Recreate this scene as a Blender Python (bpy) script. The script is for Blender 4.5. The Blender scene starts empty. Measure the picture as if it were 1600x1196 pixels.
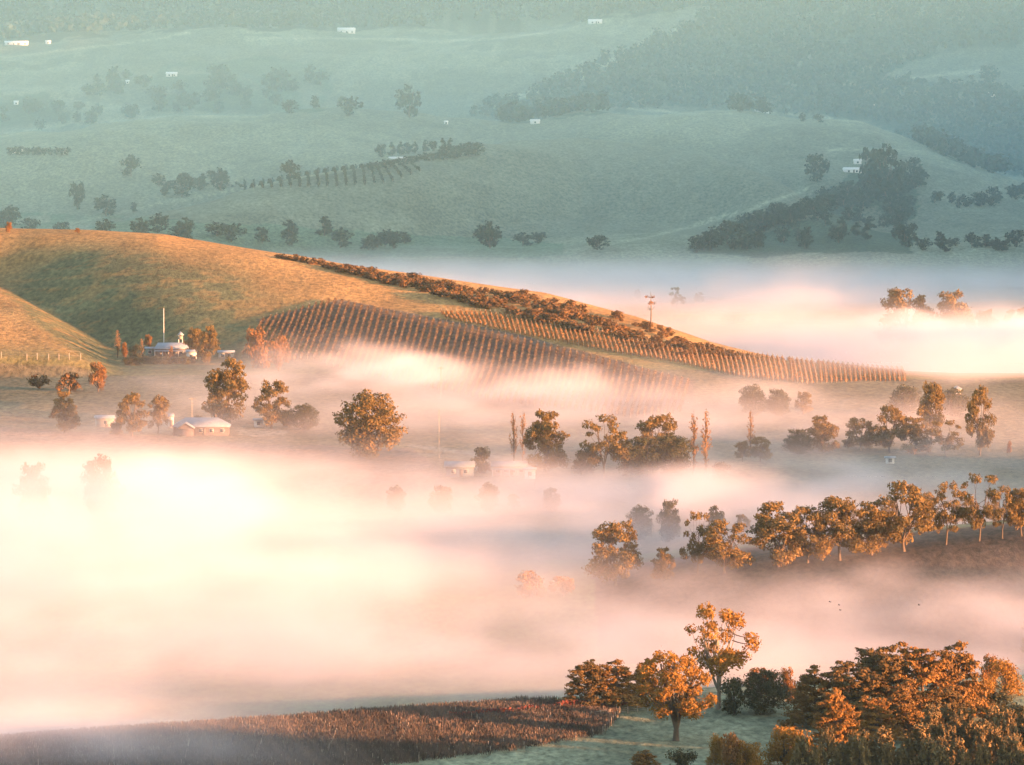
import bpy, bmesh, math, random
import numpy as np
from mathutils import Vector, Matrix

random.seed(7)
RNG = np.random.default_rng(11)
S = bpy.context.scene
COL = S.collection
R = math.radians

# ------------------------------------------------------------------ camera
CAM_Z = 150.0
FPX = 1600 * 200 / 36.0            # 200 mm lens on a 36 mm sensor, in photo pixels
PITCH = math.atan(675 / FPX)
cam_d = bpy.data.cameras.new('camera')
cam_d.lens = 200
cam_d.sensor_width = 36
cam_d.clip_start = 1.0
cam_d.clip_end = 40000
cam = bpy.data.objects.new('camera', cam_d)
COL.objects.link(cam)
cam.location = (0, 0, CAM_Z)
cam.rotation_euler = (math.pi / 2 - PITCH, 0, 0)
S.camera = cam

# ------------------------------------------------------------------ light
SUN_EL, SUN_AZ = 5.0, 118.0        # degrees; azimuth from the view direction (+Y) towards the right (+X)
w = bpy.data.worlds.new('World')
S.world = w
w.use_nodes = True
nt = w.node_tree
bg = nt.nodes['Background']
sky = nt.nodes.new('ShaderNodeTexSky')
sky.sky_type = 'NISHITA'
sky.sun_disc = False
sky.sun_elevation = R(SUN_EL)
sky.sun_rotation = R(SUN_AZ)
nt.links.new(sky.outputs[0], bg.inputs[0])
bg.inputs[1].default_value = 0.15
sun_d = bpy.data.lights.new('sun', 'SUN')
sun_d.energy = 5.0
sun_d.angle = R(0.5)
sun_d.color = (1.0, 0.42, 0.18)
sun = bpy.data.objects.new('sun', sun_d)
COL.objects.link(sun)
sdir = Vector((math.cos(R(SUN_EL)) * math.sin(R(SUN_AZ)), math.cos(R(SUN_EL)) * math.cos(R(SUN_AZ)), math.sin(R(SUN_EL))))
sun.rotation_euler = sdir.to_track_quat('Z', 'Y').to_euler()
sun.location = (600, 800, 400)

S.view_settings.view_transform = 'Standard'
S.view_settings.look = 'None'
S.view_settings.gamma = 1.0
S.view_settings.use_curve_mapping = False
S.view_settings.exposure = 2.7
cy = S.cycles
cy.volume_bounces = 2
cy.max_bounces = 5
cy.diffuse_bounces = 2
cy.glossy_bounces = 1
cy.transmission_bounces = 2
cy.transparent_max_bounces = 6
cy.volume_step_rate = 3.0
cy.volume_max_steps = 256
cy.use_adaptive_sampling = True
cy.adaptive_threshold = 0.01
cy.sample_clamp_indirect = 4.0
cy.pixel_filter_type = 'BLACKMAN_HARRIS'
cy.filter_width = 1.5
cy.use_denoising = True
try:
    cy.denoiser = 'OPENIMAGEDENOISE'
    cy.denoising_input_passes = 'RGB_ALBEDO_NORMAL'
except Exception:
    pass

# ------------------------------------------------------------------ picture <-> place
_cp, _sp = math.cos(PITCH), math.sin(PITCH)


def ray(u, v):
    """x and z travelled per metre of depth (y) along the line of sight through photo pixel (u, v)."""
    a, b = (u - 800) / FPX, -(v - 598) / FPX
    dy = _cp + b * _sp
    return a / dy, (b * _cp - _sp) / dy


def at(u, v, d):
    a, b = ray(u, v)
    return np.array([a * d, d, CAM_Z + b * d])


def project(x, y, z):
    zz = z - CAM_Z
    f = y * _cp - zz * _sp
    return 800 + FPX * x / f, 598 - FPX * (y * _sp + zz * _cp) / f


# ------------------------------------------------------------------ noise
def _hash(i, j, k, s):
    h = (i * 374761393 + j * 668265263 + k * 2147483647 % 1013904223 + s * 1274126177) & 0xFFFFFFFF
    h = ((h ^ (h >> 13)) * 1274126177) & 0xFFFFFFFF
    h = ((h ^ (h >> 16)) * 2246822519) & 0xFFFFFFFF
    return ((h ^ (h >> 15)) & 0xFFFFFF) / float(0xFFFFFF)


def noise(x, y, z=0.0, seed=0):
    x, y, z = np.broadcast_arrays(np.asarray(x, float), np.asarray(y, float), np.asarray(z, float))
    xi, yi, zi = np.floor(x).astype(np.int64), np.floor(y).astype(np.int64), np.floor(z).astype(np.int64)
    fx, fy, fz = x - xi, y - yi, z - zi
    fx, fy, fz = fx * fx * (3 - 2 * fx), fy * fy * (3 - 2 * fy), fz * fz * (3 - 2 * fz)
    flat = not np.any(z)
    out = 0
    for dz in ((0,) if flat else (0, 1)):
        wz = 1.0 if flat else (fz if dz else 1 - fz)
        for dy in (0, 1):
            wy = fy if dy else 1 - fy
            for dx in (0, 1):
                wx = fx if dx else 1 - fx
                out = out + wx * wy * wz * _hash(xi + dx, yi + dy, zi + dz, seed)
    return out


def fbm(x, y, z=0.0, seed=0, oct=4):
    o, a, t, f = 0, 1.0, 0, 1.0
    for k in range(oct):
        o = o + a * noise(np.asarray(x) * f, np.asarray(y) * f, np.asarray(z) * f, seed + 17 * k)
        t += a
        a *= 0.5
        f *= 2.03
    return o / t


def sstep(a, b, t):
    t = np.clip((t - a) / (b - a), 0, 1)
    return t * t * (3 - 2 * t)


# ------------------------------------------------------------------ terrain
def crest(pts):
    P = np.array([at(*p) for p in pts])
    P = P[np.argsort(P[:, 0])]
    return P


GOLD = crest([(-500, 372, 2390), (-200, 362, 2370), (0, 362, 2350), (250, 370, 2330), (460, 402, 2300), (620, 430, 2270),
              (850, 464, 2220), (1000, 502, 2160), (1120, 543, 2100), (1250, 576, 2030), (1400, 592, 1990),
              (1540, 600, 1975), (1750, 600, 1970), (2100, 620, 1970)])
SPUR = crest([(-200, 470, 2840), (0, 415, 2890), (150, 354, 2950), (380, 300, 3050), (640, 247, 3200), (750, 224, 3300),
              (900, 215, 3390), (1100, 240, 3330), (1300, 330, 3060), (1500, 420, 2880)])
MIDH = crest([(-300, 250, 3600), (0, 212, 3600), (180, 184, 3600), (300, 178, 3620), (500, 179, 3640), (750, 194, 3680),
              (830, 194, 3680), (950, 173, 3650), (1100, 170, 3620), (1200, 175, 3600), (1350, 190, 3580),
              (1450, 226, 3540), (1600, 285, 3500), (1800, 330, 3480)])
UPPH = crest([(-400, 90, 4600), (0, 66, 4650), (300, 46, 4700), (560, 49, 4750), (750, 46, 4750), (900, 36, 4800),
              (1140, 8, 4900), (1300, -12, 5000), (1600, -20, 5000), (2000, -20, 5000)])

KNOLL = np.array([at(*p) for p in ((135, 590, 1930), (115, 575, 1960), (78, 549, 2010), (36, 508, 2090), (-10, 466, 2190), (-60, 428, 2280), (-120, 405, 2330))])


def ridge(x, y, P, wf, wb, power=1.0):
    yc = np.interp(x, P[:, 0], P[:, 1])
    zc = np.interp(x, P[:, 0], P[:, 2])
    wf = np.interp(x, [-400, 400], wf) if isinstance(wf, (tuple, list)) else wf
    t = np.where(y < yc, (y - yc) / wf, (y - yc) / wb)
    p = 0.5 * (1 + np.cos(np.pi * np.clip(t, -1, 1)))
    return zc, p ** power


def smax(a, b, k):
    h = np.clip(0.5 + 0.5 * (a - b) / k, 0, 1)
    return b + (a - b) * h + k * h * (1 - h)


def T(x, y):
    x, y = np.asarray(x, float), np.asarray(y, float)
    # foreground rise, with a lower misty strip behind it
    yd = np.interp(x, [-140, -110, 10, 40, 110, 200], [1035, 1050, 1112, 1128, 1150, 1160])
    z = 2.0 - 12.0 * sstep(0, 95, y - yd) + 1.2 * np.exp(-((y - yd + 14) / 16) ** 2)
    z = z + 0.8 * (fbm(x / 40, y / 40, seed=3) - 0.5)
    # second rise: the dark field on the right
    hx = np.interp(x, [-40, 20, 55, 95, 125, 250], [-6.0, -5.0, 0.6, 4.2, 7.2, 12.0])
    hy = np.interp(x, [0, 130], [1385, 1402])
    t = (y - hy)
    f = np.where(t < 0, sstep(-110, 0, t), 1.0)
    z = np.where(y > 1200, -10 + (hx + 10) * f, z)
    back = sstep(10, 130, t)
    z = np.where(t > 0, hx + (-4.0 - hx) * back, z)
    # mid valley floor climbs to the farm terrace
    z = np.where(y > 1560, -4.0 + 4.0 * sstep(1560, 1640, y), z)
    z = z + np.where(y > 1640, 1.5 * sstep(1750, 2000, y) * sstep(60, -80, x), 0)
    yg = np.interp(x, GOLD[:, 0], GOLD[:, 1])
    base = z - 15 * sstep(yg - 60, yg + 90, y)
    # golden hill
    zc, p = ridge(x, y, GOLD, (390, 200), 320)
    g = -16 + (zc + 16) * p
    wfront = 0.5 * (1 + np.sign(np.interp(x, GOLD[:, 0], GOLD[:, 1]) - y))
    g = np.where(wfront > 0.5, base + (zc - base) * p, g)
    xk = np.interp(y, KNOLL[:, 1], KNOLL[:, 0])
    zk = np.interp(y, KNOLL[:, 1], KNOLL[:, 2])
    g = g - 10.5 * np.exp(-((x - xk - np.interp(y, [2080, 2230], [34, 9])) / 33) ** 2) * sstep(1950, 2060, y) * sstep(2370, 2270, y)
    dx = x - xk
    kn = np.where(dx > 0, zk - 14 * sstep(0, 46, dx), zk + 3.0 * sstep(0, 60, -dx) - 10 * sstep(90, 300, -dx))
    kn = kn - 60 * sstep(40, 95, dx) - 30 * sstep(2000, 1930, y) - 30 * sstep(2300, 2360, y)
    g = smax(g, kn, 1.5)
    z = np.where(y > 1700, smax(g, base, 2.0), z)
    # hills beyond the misty valley
    z3 = z
    far = -14 + 14 * sstep(2700, 2900, y)
    z = np.where(y > 2700, np.maximum(z, far), z)
    for P, wf, wb, k in ((SPUR, 420, 300, 4.0), (MIDH, 700, 500, 5.0), (UPPH, 900, 700, 8.0)):
        zc, p = ridge(x, y, P, wf, wb)
        z = np.where(y > 2500, smax((zc) * p - 14 * (1 - p), z, k), z)
    zm = 260 * sstep(4900, 7600, y) - 30 + 60 * fbm(x / 700, y / 700, seed=9)
    z = np.where(y > 4700, smax(zm * sstep(4700, 5400, y), z, 10.0), z)
    roll = (fbm(x / 90, y / 140, seed=5) - 0.5) * 2
    z = z + roll * np.interp(y, [1500, 2000, 2700, 4000, 6000], [0.4, 0.9, 3.2, 10.0, 18.0])
    # unseen higher ground on the right, its height profile shaped to cast shade
    xs = np.maximum(200.0, 0.122 * y - 10)
    rx = sstep(xs, xs + 220, x) * np.where(y < 2300, 1 - 0.9 * sstep(xs + 228, xs + 330, x), 1)
    rz = np.interp(y, [500, 775, 800, 813, 823, 832, 846, 900, 966, 1020, 1085, 1130, 1181, 1215, 1236, 1257, 1300, 1433, 1460, 1490, 1510, 1530, 1576, 1700,
                       2060, 2200, 2330, 2400, 2650, 3000, 3600, 5000],
                   [57, 55, 53, 47, 38, 33, 32, 31, 28, 26, 22, 26, 37, 33, 30, 36, 31, 31, 33, 42, 43, 30, 22, 12, 12, 16, 66, 100, 110, 130, 160, 240])
    z = z + rx * rz * (0.95 + 0.1 * fbm(x / 120, y / 120, seed=21))
    # the lookout hill below the camera
    z = z + 140 * np.clip(1 - y / 450, 0, 2) ** 2 * (y < 450)
    return z


def hit(u, v, lo=900.0, hi=6500.0):
    """Where the line of sight through photo pixel (u, v) meets the ground."""
    a, b = ray(u, v)
    d = np.linspace(lo, hi, 5000)
    h = (CAM_Z + b * d) - T(a * d, d)
    k = np.argmax(h <= 0)
    if h[k] > 0:
        k = len(d) - 1
    if k > 0 and h[k - 1] > 0 >= h[k]:
        t = h[k - 1] / (h[k - 1] - h[k])
        y = d[k - 1] + t * (d[k] - d[k - 1])
    else:
        y = d[k]
    return Vector((a * y, y, float(T(a * y, y))))


# ------------------------------------------------------------------ object helpers
def link(o, parent=None):
    COL.objects.link(o)
    if parent is not None:
        o.parent = parent
    return o


def np_mesh(name, V, F, mats=(), mat_idx=None, smooth=False):
    """Mesh from arrays: V (n,3); F (m,k) of one face size, or a list of such arrays."""
    me = bpy.data.meshes.new(name)
    Fs = F if isinstance(F, list) else [F]
    Fs = [f for f in Fs if len(f)]
    me.vertices.add(len(V))
    me.vertices.foreach_set('co', np.asarray(V, np.float32).ravel())
    idx = np.concatenate([f.ravel() for f in Fs]) if Fs else np.zeros(0, int)
    sizes = np.concatenate([np.full(len(f), f.shape[1]) for f in Fs]) if Fs else np.zeros(0, int)
    me.loops.add(len(idx))
    me.loops.foreach_set('vertex_index', idx.astype(np.int32))
    me.polygons.add(len(sizes))
    st = np.concatenate([[0], np.cumsum(sizes)[:-1]]) if len(sizes) else sizes
    me.polygons.foreach_set('loop_start', st.astype(np.int32))
    for m in mats:
        me.materials.append(m)
    if mat_idx is not None:
        me.polygons.foreach_set('material_index', np.asarray(mat_idx, np.int32))
    if smooth:
        me.polygons.foreach_set('use_smooth', np.ones(len(sizes), bool))
    me.update(calc_edges=True)
    return me


def mesh_obj(name, me, parent=None):
    return link(bpy.data.objects.new(name, me), parent)


def empty(name, loc, rz=0.0, sc=1.0):
    o = bpy.data.objects.new(name, None)
    o.location = loc
    o.rotation_euler = (0, 0, rz)
    o.scale = (sc,) * 3 if not isinstance(sc, (tuple, list)) else sc
    o.empty_display_size = 1.0
    return link(o)


def tag(o, label=None, cat=None, group=None, kind=None):
    for k, v in (('label', label), ('category', cat), ('group', group), ('kind', kind)):
        if v:
            o[k] = v
    return o


# ------------------------------------------------------------------ materials
def mat(name, col, rough=0.9, var=0.25, scale=3.0, spec=0.2, metallic=0.0, tint=None, bump=0.0, translucent=0.0):
    """Principled surface whose colour wanders between darker and lighter, or towards `tint`, on two noise scales."""
    m = bpy.data.materials.new(name)
    m.use_nodes = True
    n, L = m.node_tree.nodes, m.node_tree.links
    b = n['Principled BSDF']
    b.inputs['Roughness'].default_value = rough
    b.inputs['Specular IOR Level'].default_value = spec
    b.inputs['Metallic'].default_value = metallic
    tc = n.new('ShaderNodeTexCoord')
    nz = n.new('ShaderNodeTexNoise')
    nz.inputs['Scale'].default_value = scale
    nz.inputs['Detail'].default_value = 4
    L.new(tc.outputs['Object'], nz.inputs['Vector'])
    mx = n.new('ShaderNodeMix')
    mx.data_type = 'RGBA'
    c = Vector(col)
    t = Vector(tint) if tint else c * (1 + var)
    mx.inputs[6].default_value = (*(c * (1 - var)), 1)
    mx.inputs[7].default_value = (*t, 1)
    mr = n.new('ShaderNodeMapRange')
    mr.inputs[1].default_value, mr.inputs[2].default_value = 0.33, 0.67
    L.new(nz.outputs[0], mr.inputs[0])
    L.new(mr.outputs[0], mx.inputs[0])
    L.new(mx.outputs[2], b.inputs['Base Color'])
    if bump:
        bp = n.new('ShaderNodeBump')
        bp.inputs['Strength'].default_value = bump
        L.new(nz.outputs[0], bp.inputs['Height'])
        L.new(bp.outputs[0], b.inputs['Normal'])
    if translucent:
        tr = n.new('ShaderNodeBsdfTranslucent')
        L.new(mx.outputs[2], tr.inputs[0])
        ms = n.new('ShaderNodeMixShader')
        ms.inputs[0].default_value = translucent
        L.new(b.outputs[0], ms.inputs[1])
        L.new(tr.outputs[0], ms.inputs[2])
        L.new(ms.outputs[0], n['Material Output'].inputs[0])
    return m

# ------------------------------------------------------------------ the ground
def inside(u, v, poly):
    """Soft-edged test of photo pixels against a polygon (1 inside)."""
    P = np.array(poly, float)
    c = np.zeros(np.shape(u), bool)
    for (x0, y0), (x1, y1) in zip(P, np.roll(P, -1, axis=0)):
        s = ((y0 > v) != (y1 > v)) & (u < (x1 - x0) * (v - y0) / (y1 - y0 + 1e-9) + x0)
        c ^= s
    return c


GRASS = np.array((0.085, 0.105, 0.045))
PASTURE = np.array((0.105, 0.12, 0.086))
STRAW = np.array((0.32, 0.172, 0.06))
SOIL = np.array((0.085, 0.058, 0.042))
FOREST = np.array((0.02, 0.03, 0.02))
FROST = np.array((0.235, 0.24, 0.15))
TRACK = np.array((0.19, 0.16, 0.12))


def ground_colour(x, y, z):
    u, v = project(x, y, z)
    n1 = fbm(x / 22, y / 45, seed=31)
    n2 = fbm(x / 6, y / 9, seed=33)
    wu = u + 40 * (fbm(x / 30, y / 60, seed=35) - 0.5)
    wv = v + 16 * (fbm(x / 25, y / 50, seed=36) - 0.5)
    c = np.empty(x.shape + (3,))
    c[:] = GRASS

    def paint(mask, col):
        mk = np.asarray(mask, float)[..., None]
        c[:] = c * (1 - mk) + np.asarray(col) * mk
    paint(y > 2500, PASTURE)
    # golden hill: dry grass above, gully shade painted in dark green
    hill = sstep(1950, 2060, y) * (y < 2600)
    paint(hill, STRAW)
    xk = np.interp(y, KNOLL[:, 1], KNOLL[:, 0])
    green = np.exp(-((x - xk - 45) / 55) ** 2) * sstep(2340, 2200, y) * hill * sstep(-6, 14, x - xk)
    paint(np.clip(green * 1.6 * (0.5 + 1.0 * n1), 0, 0.9), (0.066, 0.077, 0.038))
    paint((y > 1440) & (y < 1990), (0.13, 0.10, 0.058))
    # brown tilled fields
    paint(inside(wu, wv, [(-200, 665), (60, 668), (330, 690), (640, 700), (700, 745), (500, 770), (-200, 760)]), SOIL * 1.5)
    paint((y > 1270) & (y < 1420) & (x > 20), SOIL * 0.75)
    paint((y > 1140) & (y < 1200) & (x > 60), SOIL * 1.4)
    paint((y < 1180) & (x > -300), FROST * (0.6 + 0.5 * n1[..., None]))
    # vineyard soil on the hill
    paint(inside(u, v, [(400, 500), (530, 468), (800, 520), (1085, 595), (1080, 640), (700, 640)]), SOIL * 1.3)
    # far pastures and woods
    farw = (y > 2500)
    paint(farw & inside(wu, wv, [(-300, -300), (-300, 78), (60, 68), (300, 45), (560, 50), (900, 36), (1140, 5), (1700, -300)]), FOREST)
    paint(farw & inside(wu, wv, [(1145, 6), (1020, 70), (880, 130), (740, 178), (800, 195), (900, 180), (1060, 168), (1350, 190),
                                  (1420, 215), (1500, 255), (1700, 300), (1700, 150), (1480, 130), (1370, 125), (1460, 85), (1700, 60), (1700, -100)]), FOREST * 1.8)
    paint(farw & inside(wu, wv, [(1080, 385), (1180, 345), (1280, 305), (1340, 270), (1420, 270), (1440, 300), (1420, 360), (1430, 395), (1080, 400)]), FOREST * 2.0)
    paint(farw & inside(u, v, [(740, 172), (880, 122), (1020, 62), (1140, 10), (1136, 20), (1030, 76), (890, 132), (745, 180)]), PASTURE * 2.4)
    paint(farw & inside(wu, wv, [(250, 100), (420, 90), (520, 110), (500, 175), (230, 175)]), FOREST * 3.0)
    paint(farw & inside(wu, wv, [(-100, 150), (80, 150), (110, 190), (-100, 205)]), FOREST * 2.5)
    paint(farw & inside(wu, wv, [(-100, 330), (120, 335), (600, 365), (900, 380), (900, 400), (-100, 400)]), FOREST * 4.0)
    paint(farw & (n1 > 0.58) & (y > 3000), PASTURE * 0.8)
    paint(inside(u, v, [(374, 672), (432, 669), (450, 673), (446, 680), (400, 683), (372, 680)]), TRACK)
    paint(inside(u, v, [(640, 694), (700, 700), (800, 716), (796, 719), (690, 706), (640, 699)]), TRACK * 0.8)
    paint((y > 4000) * 0.35, (0.05, 0.06, 0.045))
    # pale lines painted as light along ridge crests, with tracks and paler paddocks
    for a, wdt in (([(0, 214), (120, 190), (250, 184), (420, 180)], 2.0), ([(100, 352), (250, 318), (420, 288), (560, 262)], 1.8), ([(980, 170), (1080, 178), (1200, 176), (1350, 192)], 1.6),
                   ([(380, 62), (520, 58), (700, 66), (860, 52)], 1.6), ([(0, 90), (140, 74), (300, 52)], 1.6), ([(880, 392), (1010, 372), (1150, 335), (1260, 296)], 2.4),
                   ([(1290, 236), (1390, 232), (1440, 238)], 1.5), ([(1370, 130), (1450, 118), (1560, 112)], 2.2)):
        A = np.array(a, float)
        line = np.interp(u, A[:, 0], A[:, 1])
        on = (u > A[0, 0]) & (u < A[-1, 0]) & farw
        paint(on * np.exp(-((v + 6 * (n1 - 0.5) - line) / wdt) ** 2) * 0.8, PASTURE * 1.9)
    paint(farw * sstep(0.52, 0.62, fbm(x / 130, y / 260, seed=37)) * 0.5 * (c[..., 0] > 0.08), PASTURE * 1.45)
    # trampled lines across the golden hill
    tr = np.abs(((y + 0.7 * x + 14 * (n1 - 0.5)) / 17) % 1 - 0.5) < 0.05
    paint(tr * hill * (fbm(x / 50, y / 50, seed=38) > 0.5) * 0.5, STRAW * 0.62)
    paint(hill * sstep(0.55, 0.68, n2) * 0.45, STRAW * 0.6)
    k = 0.66 + 0.68 * n1 + 0.45 * (n2 - 0.5)
    return np.clip(c * k[..., None], 0.004, 0.9)


def ground_material():
    m = bpy.data.materials.new('ground_cover')
    m.use_nodes = True
    n, L = m.node_tree.nodes, m.node_tree.links
    b = n['Principled BSDF']
    b.inputs['Roughness'].default_value = 0.95
    b.inputs['Specular IOR Level'].default_value = 0.08
    at_ = n.new('ShaderNodeAttribute')
    at_.attribute_name = 'cover'
    g = n.new('ShaderNodeNewGeometry')
    mp = n.new('ShaderNodeVectorMath')
    mp.operation = 'MULTIPLY'
    mp.inputs[1].default_value = (1, 0.4, 1)
    L.new(g.outputs['Position'], mp.inputs[0])
    nz = n.new('ShaderNodeTexNoise')
    nz.inputs['Scale'].default_value = 0.55
    nz.inputs['Detail'].default_value = 5
    nz.inputs['Roughness'].default_value = 0.7
    L.new(mp.outputs[0], nz.inputs['Vector'])
    mr = n.new('ShaderNodeMapRange')
    mr.inputs[1].default_value, mr.inputs[2].default_value = 0.3, 0.7
    mr.inputs[3].default_value, mr.inputs[4].default_value = 0.42, 1.6
    L.new(nz.outputs[0], mr.inputs[0])
    mx = n.new('ShaderNodeVectorMath')
    mx.operation = 'SCALE'
    L.new(at_.outputs['Color'], mx.inputs[0])
    L.new(mr.outputs[0], mx.inputs['Scale'])
    L.new(mx.outputs[0], b.inputs['Base Color'])
    bp = n.new('ShaderNodeBump')
    bp.inputs['Strength'].default_value = 0.9
    bp.inputs['Distance'].default_value = 0.5
    L.new(nz.outputs[0], bp.inputs['Height'])
    L.new(bp.outputs[0], b.inputs['Normal'])
    return m


M_GROUND = ground_material()


def build_ground():
    ys = np.concatenate([np.arange(-400, 700, 50), np.arange(700, 980, 8), np.arange(980, 2420, 2.5), np.arange(2420, 3000, 5),
                         np.arange(3000, 5200, 9), np.arange(5200, 12001, 80)])
    inner = np.linspace(-0.112, 0.112, 361)
    outer = 0.112 + (np.linspace(0, 1, 46)[1:] ** 1.8) * 1.1
    cs = np.concatenate([-outer[::-1], inner, outer])
    yy = np.maximum(ys, 700)
    X = cs[None, :] * yy[:, None]
    Y = np.repeat(ys[:, None], len(cs), 1)
    Z = T(X, Y)
    C = ground_colour(X, Y, Z)
    nc = len(cs)

    def strip(name, i0, i1):
        V = np.stack([X[i0:i1 + 1], Y[i0:i1 + 1], Z[i0:i1 + 1]], -1).reshape(-1, 3)
        r = i1 - i0
        a = (np.arange(r)[:, None] * nc + np.arange(nc - 1)[None, :]).ravel()
        F = np.stack([a, a + 1, a + nc + 1, a + nc], 1)
        me = np_mesh(name, V, F, [M_GROUND], smooth=True)
        ca = me.attributes.new('cover', 'FLOAT_COLOR', 'POINT')
        ca.data.foreach_set('color', np.concatenate([C[i0:i1 + 1].reshape(-1, 3), np.ones((len(V), 1))], 1).astype(np.float32).ravel())
        o = mesh_obj(name, me)
        tag(o, kind='structure')
        return o
    k1 = int(np.searchsorted(ys, 1900))
    k2 = int(np.searchsorted(ys, 2560))
    strip('ground', 0, k1)
    strip('near_hill', k1, k2)
    strip('far_hills', k2, len(ys) - 1)


build_ground()

# ------------------------------------------------------------------ plants: builders
M_BARK = mat('grey_bark', (0.10, 0.075, 0.058), var=0.35, scale=1.5)
M_PALE_BARK = mat('pale_gum_bark', (0.22, 0.17, 0.13), var=0.3, scale=1.2)
LEAF = {
    'gum': mat('gum_leaves', (0.095, 0.076, 0.03), var=0.35, scale=0.5, tint=(0.26, 0.155, 0.045), translucent=0.25, rough=0.7),
    'dark': mat('dark_evergreen_leaves', (0.042, 0.048, 0.025), var=0.3, scale=0.5, tint=(0.09, 0.075, 0.03), translucent=0.15, rough=0.7),
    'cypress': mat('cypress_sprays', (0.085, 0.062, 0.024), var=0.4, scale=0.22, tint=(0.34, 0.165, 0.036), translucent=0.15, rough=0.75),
    'cypress_shade': mat('shaded_cypress_sprays', (0.06, 0.052, 0.024), var=0.4, scale=0.25, tint=(0.22, 0.12, 0.03), translucent=0.15, rough=0.75),  # darker copy of the cypress foliage, shade put into its colour
    'cypress_sunlit': mat('sunlit_cypress_sprays', (0.15, 0.085, 0.026), var=0.4, scale=0.25, tint=(0.38, 0.18, 0.036), translucent=0.2, rough=0.75),  # orange copy of the cypress foliage, low sunlight put into its colour
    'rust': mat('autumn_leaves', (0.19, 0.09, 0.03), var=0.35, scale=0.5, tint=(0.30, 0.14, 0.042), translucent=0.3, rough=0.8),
    'amber': mat('amber_leaves', (0.24, 0.125, 0.026), var=0.35, scale=0.5, tint=(0.38, 0.19, 0.034), translucent=0.3, rough=0.8),
    'feather': mat('pale_poplar_leaves', (0.26, 0.14, 0.06), var=0.3, scale=0.5, tint=(0.42, 0.22, 0.09), translucent=0.3, rough=0.8),
    'far': mat('distant_leaves', (0.02, 0.032, 0.026), var=0.3, scale=0.08, tint=(0.042, 0.055, 0.038), rough=0.8),
    'pine': mat('pine_needles', (0.10, 0.085, 0.04), var=0.35, scale=0.7, tint=(0.28, 0.18, 0.075), translucent=0.15, rough=0.75),
    'scrub': mat('scrub_leaves', (0.10, 0.062, 0.028), var=0.45, scale=0.2, tint=(0.24, 0.12, 0.04), translucent=0.2, rough=0.8),
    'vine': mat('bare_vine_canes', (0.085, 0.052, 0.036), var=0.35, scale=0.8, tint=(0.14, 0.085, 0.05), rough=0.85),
    'maroon': mat('maroon_vine_canes', (0.075, 0.058, 0.05), var=0.35, scale=0.35, tint=(0.125, 0.092, 0.075), rough=0.85),
    'red': mat('red_vine_leaves', (0.16, 0.045, 0.034), var=0.3, scale=0.8, tint=(0.22, 0.065, 0.042), translucent=0.25, rough=0.85),
}


def tube(path, rad, sides=6):
    P = np.asarray(path, float)
    r = np.asarray(rad, float)
    n = len(P)
    t = np.gradient(P, axis=0)
    t /= np.linalg.norm(t, axis=1)[:, None] + 1e-9
    ref = np.where(np.abs(t[:, 2:3]) > 0.9, np.array([[1.0, 0, 0]]), np.array([[0, 0, 1.0]]))
    a = np.cross(t, ref)
    a /= np.linalg.norm(a, axis=1)[:, None] + 1e-9
    b = np.cross(t, a)
    th = np.linspace(0, 2 * np.pi, sides, endpoint=False)
    V = P[:, None, :] + r[:, None, None] * (np.cos(th)[None, :, None] * a[:, None, :] + np.sin(th)[None, :, None] * b[:, None, :])
    i = np.arange(n - 1)[:, None] * sides
    k = np.arange(sides)[None, :]
    k2 = (k + 1) % sides
    F = np.stack([i + k, i + k2, i + sides + k2, i + sides + k], -1).reshape(-1, 4)
    return V.reshape(-1, 3), F


def join(parts):
    Vs, Fs, o = [], [], 0
    for V, F in parts:
        Vs.append(V)
        Fs.append(F + o)
        o += len(V)
    return np.concatenate(Vs), np.concatenate(Fs)


def cards(C, N, size, rng, aspect=1.5, jitter=0.7):
    """Diamond-shaped leaf sprays at C facing roughly along N."""
    n = len(C)
    N = N / (np.linalg.norm(N, axis=1)[:, None] + 1e-9) + rng.normal(0, jitter, (n, 3)) * 0.75
    N /= np.linalg.norm(N, axis=1)[:, None] + 1e-9
    a = np.cross(N, rng.normal(0, 1, (n, 3)))
    a /= np.linalg.norm(a, axis=1)[:, None] + 1e-9
    b = np.cross(N, a)
    s = (size * rng.uniform(0.4, 1.5, n))[:, None]
    bend = N * s * rng.uniform(-0.25, 0.25, (n, 1))
    V = np.stack([C - a * s * aspect * 0.5, C + b * s * 0.5 + bend, C + a * s * aspect * 0.5, C - b * s * 0.5 + bend], 1)
    return V.reshape(-1, 3), np.arange(4 * n).reshape(-1, 4)


def clump(c, r, n, size, rng, flat=0.7, up=0.25, shell=0.55, jitter=0.7, aspect=1.5):
    d = rng.normal(0, 1, (n, 3))
    d /= np.linalg.norm(d, axis=1)[:, None]
    rad = shell + (1 - shell) * rng.random((n, 1)) ** 0.7
    rad *= 1 + 0.35 * rng.normal(0, 0.5, (n, 1)).clip(-1, 1)
    P = np.asarray(c) + d * rad * r * np.array([1, 1, flat])
    return cards(P, d + np.array([0, 0, up]), size, rng, aspect=aspect, jitter=jitter)


def limb(p0, p1, r0, r1, rng, sag=0.12, n=6):
    t = np.linspace(0, 1, n)[:, None]
    p0, p1 = np.asarray(p0, float), np.asarray(p1, float)
    L = np.linalg.norm(p1 - p0)
    side = rng.normal(0, 1, 3) * sag * L * 0.5
    side[2] = -abs(side[2]) * 0.5
    P = p0 * (1 - t) + p1 * t + np.sin(np.pi * t) * side
    return tube(P, r0 + (r1 - r0) * t[:, 0], 5)


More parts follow.
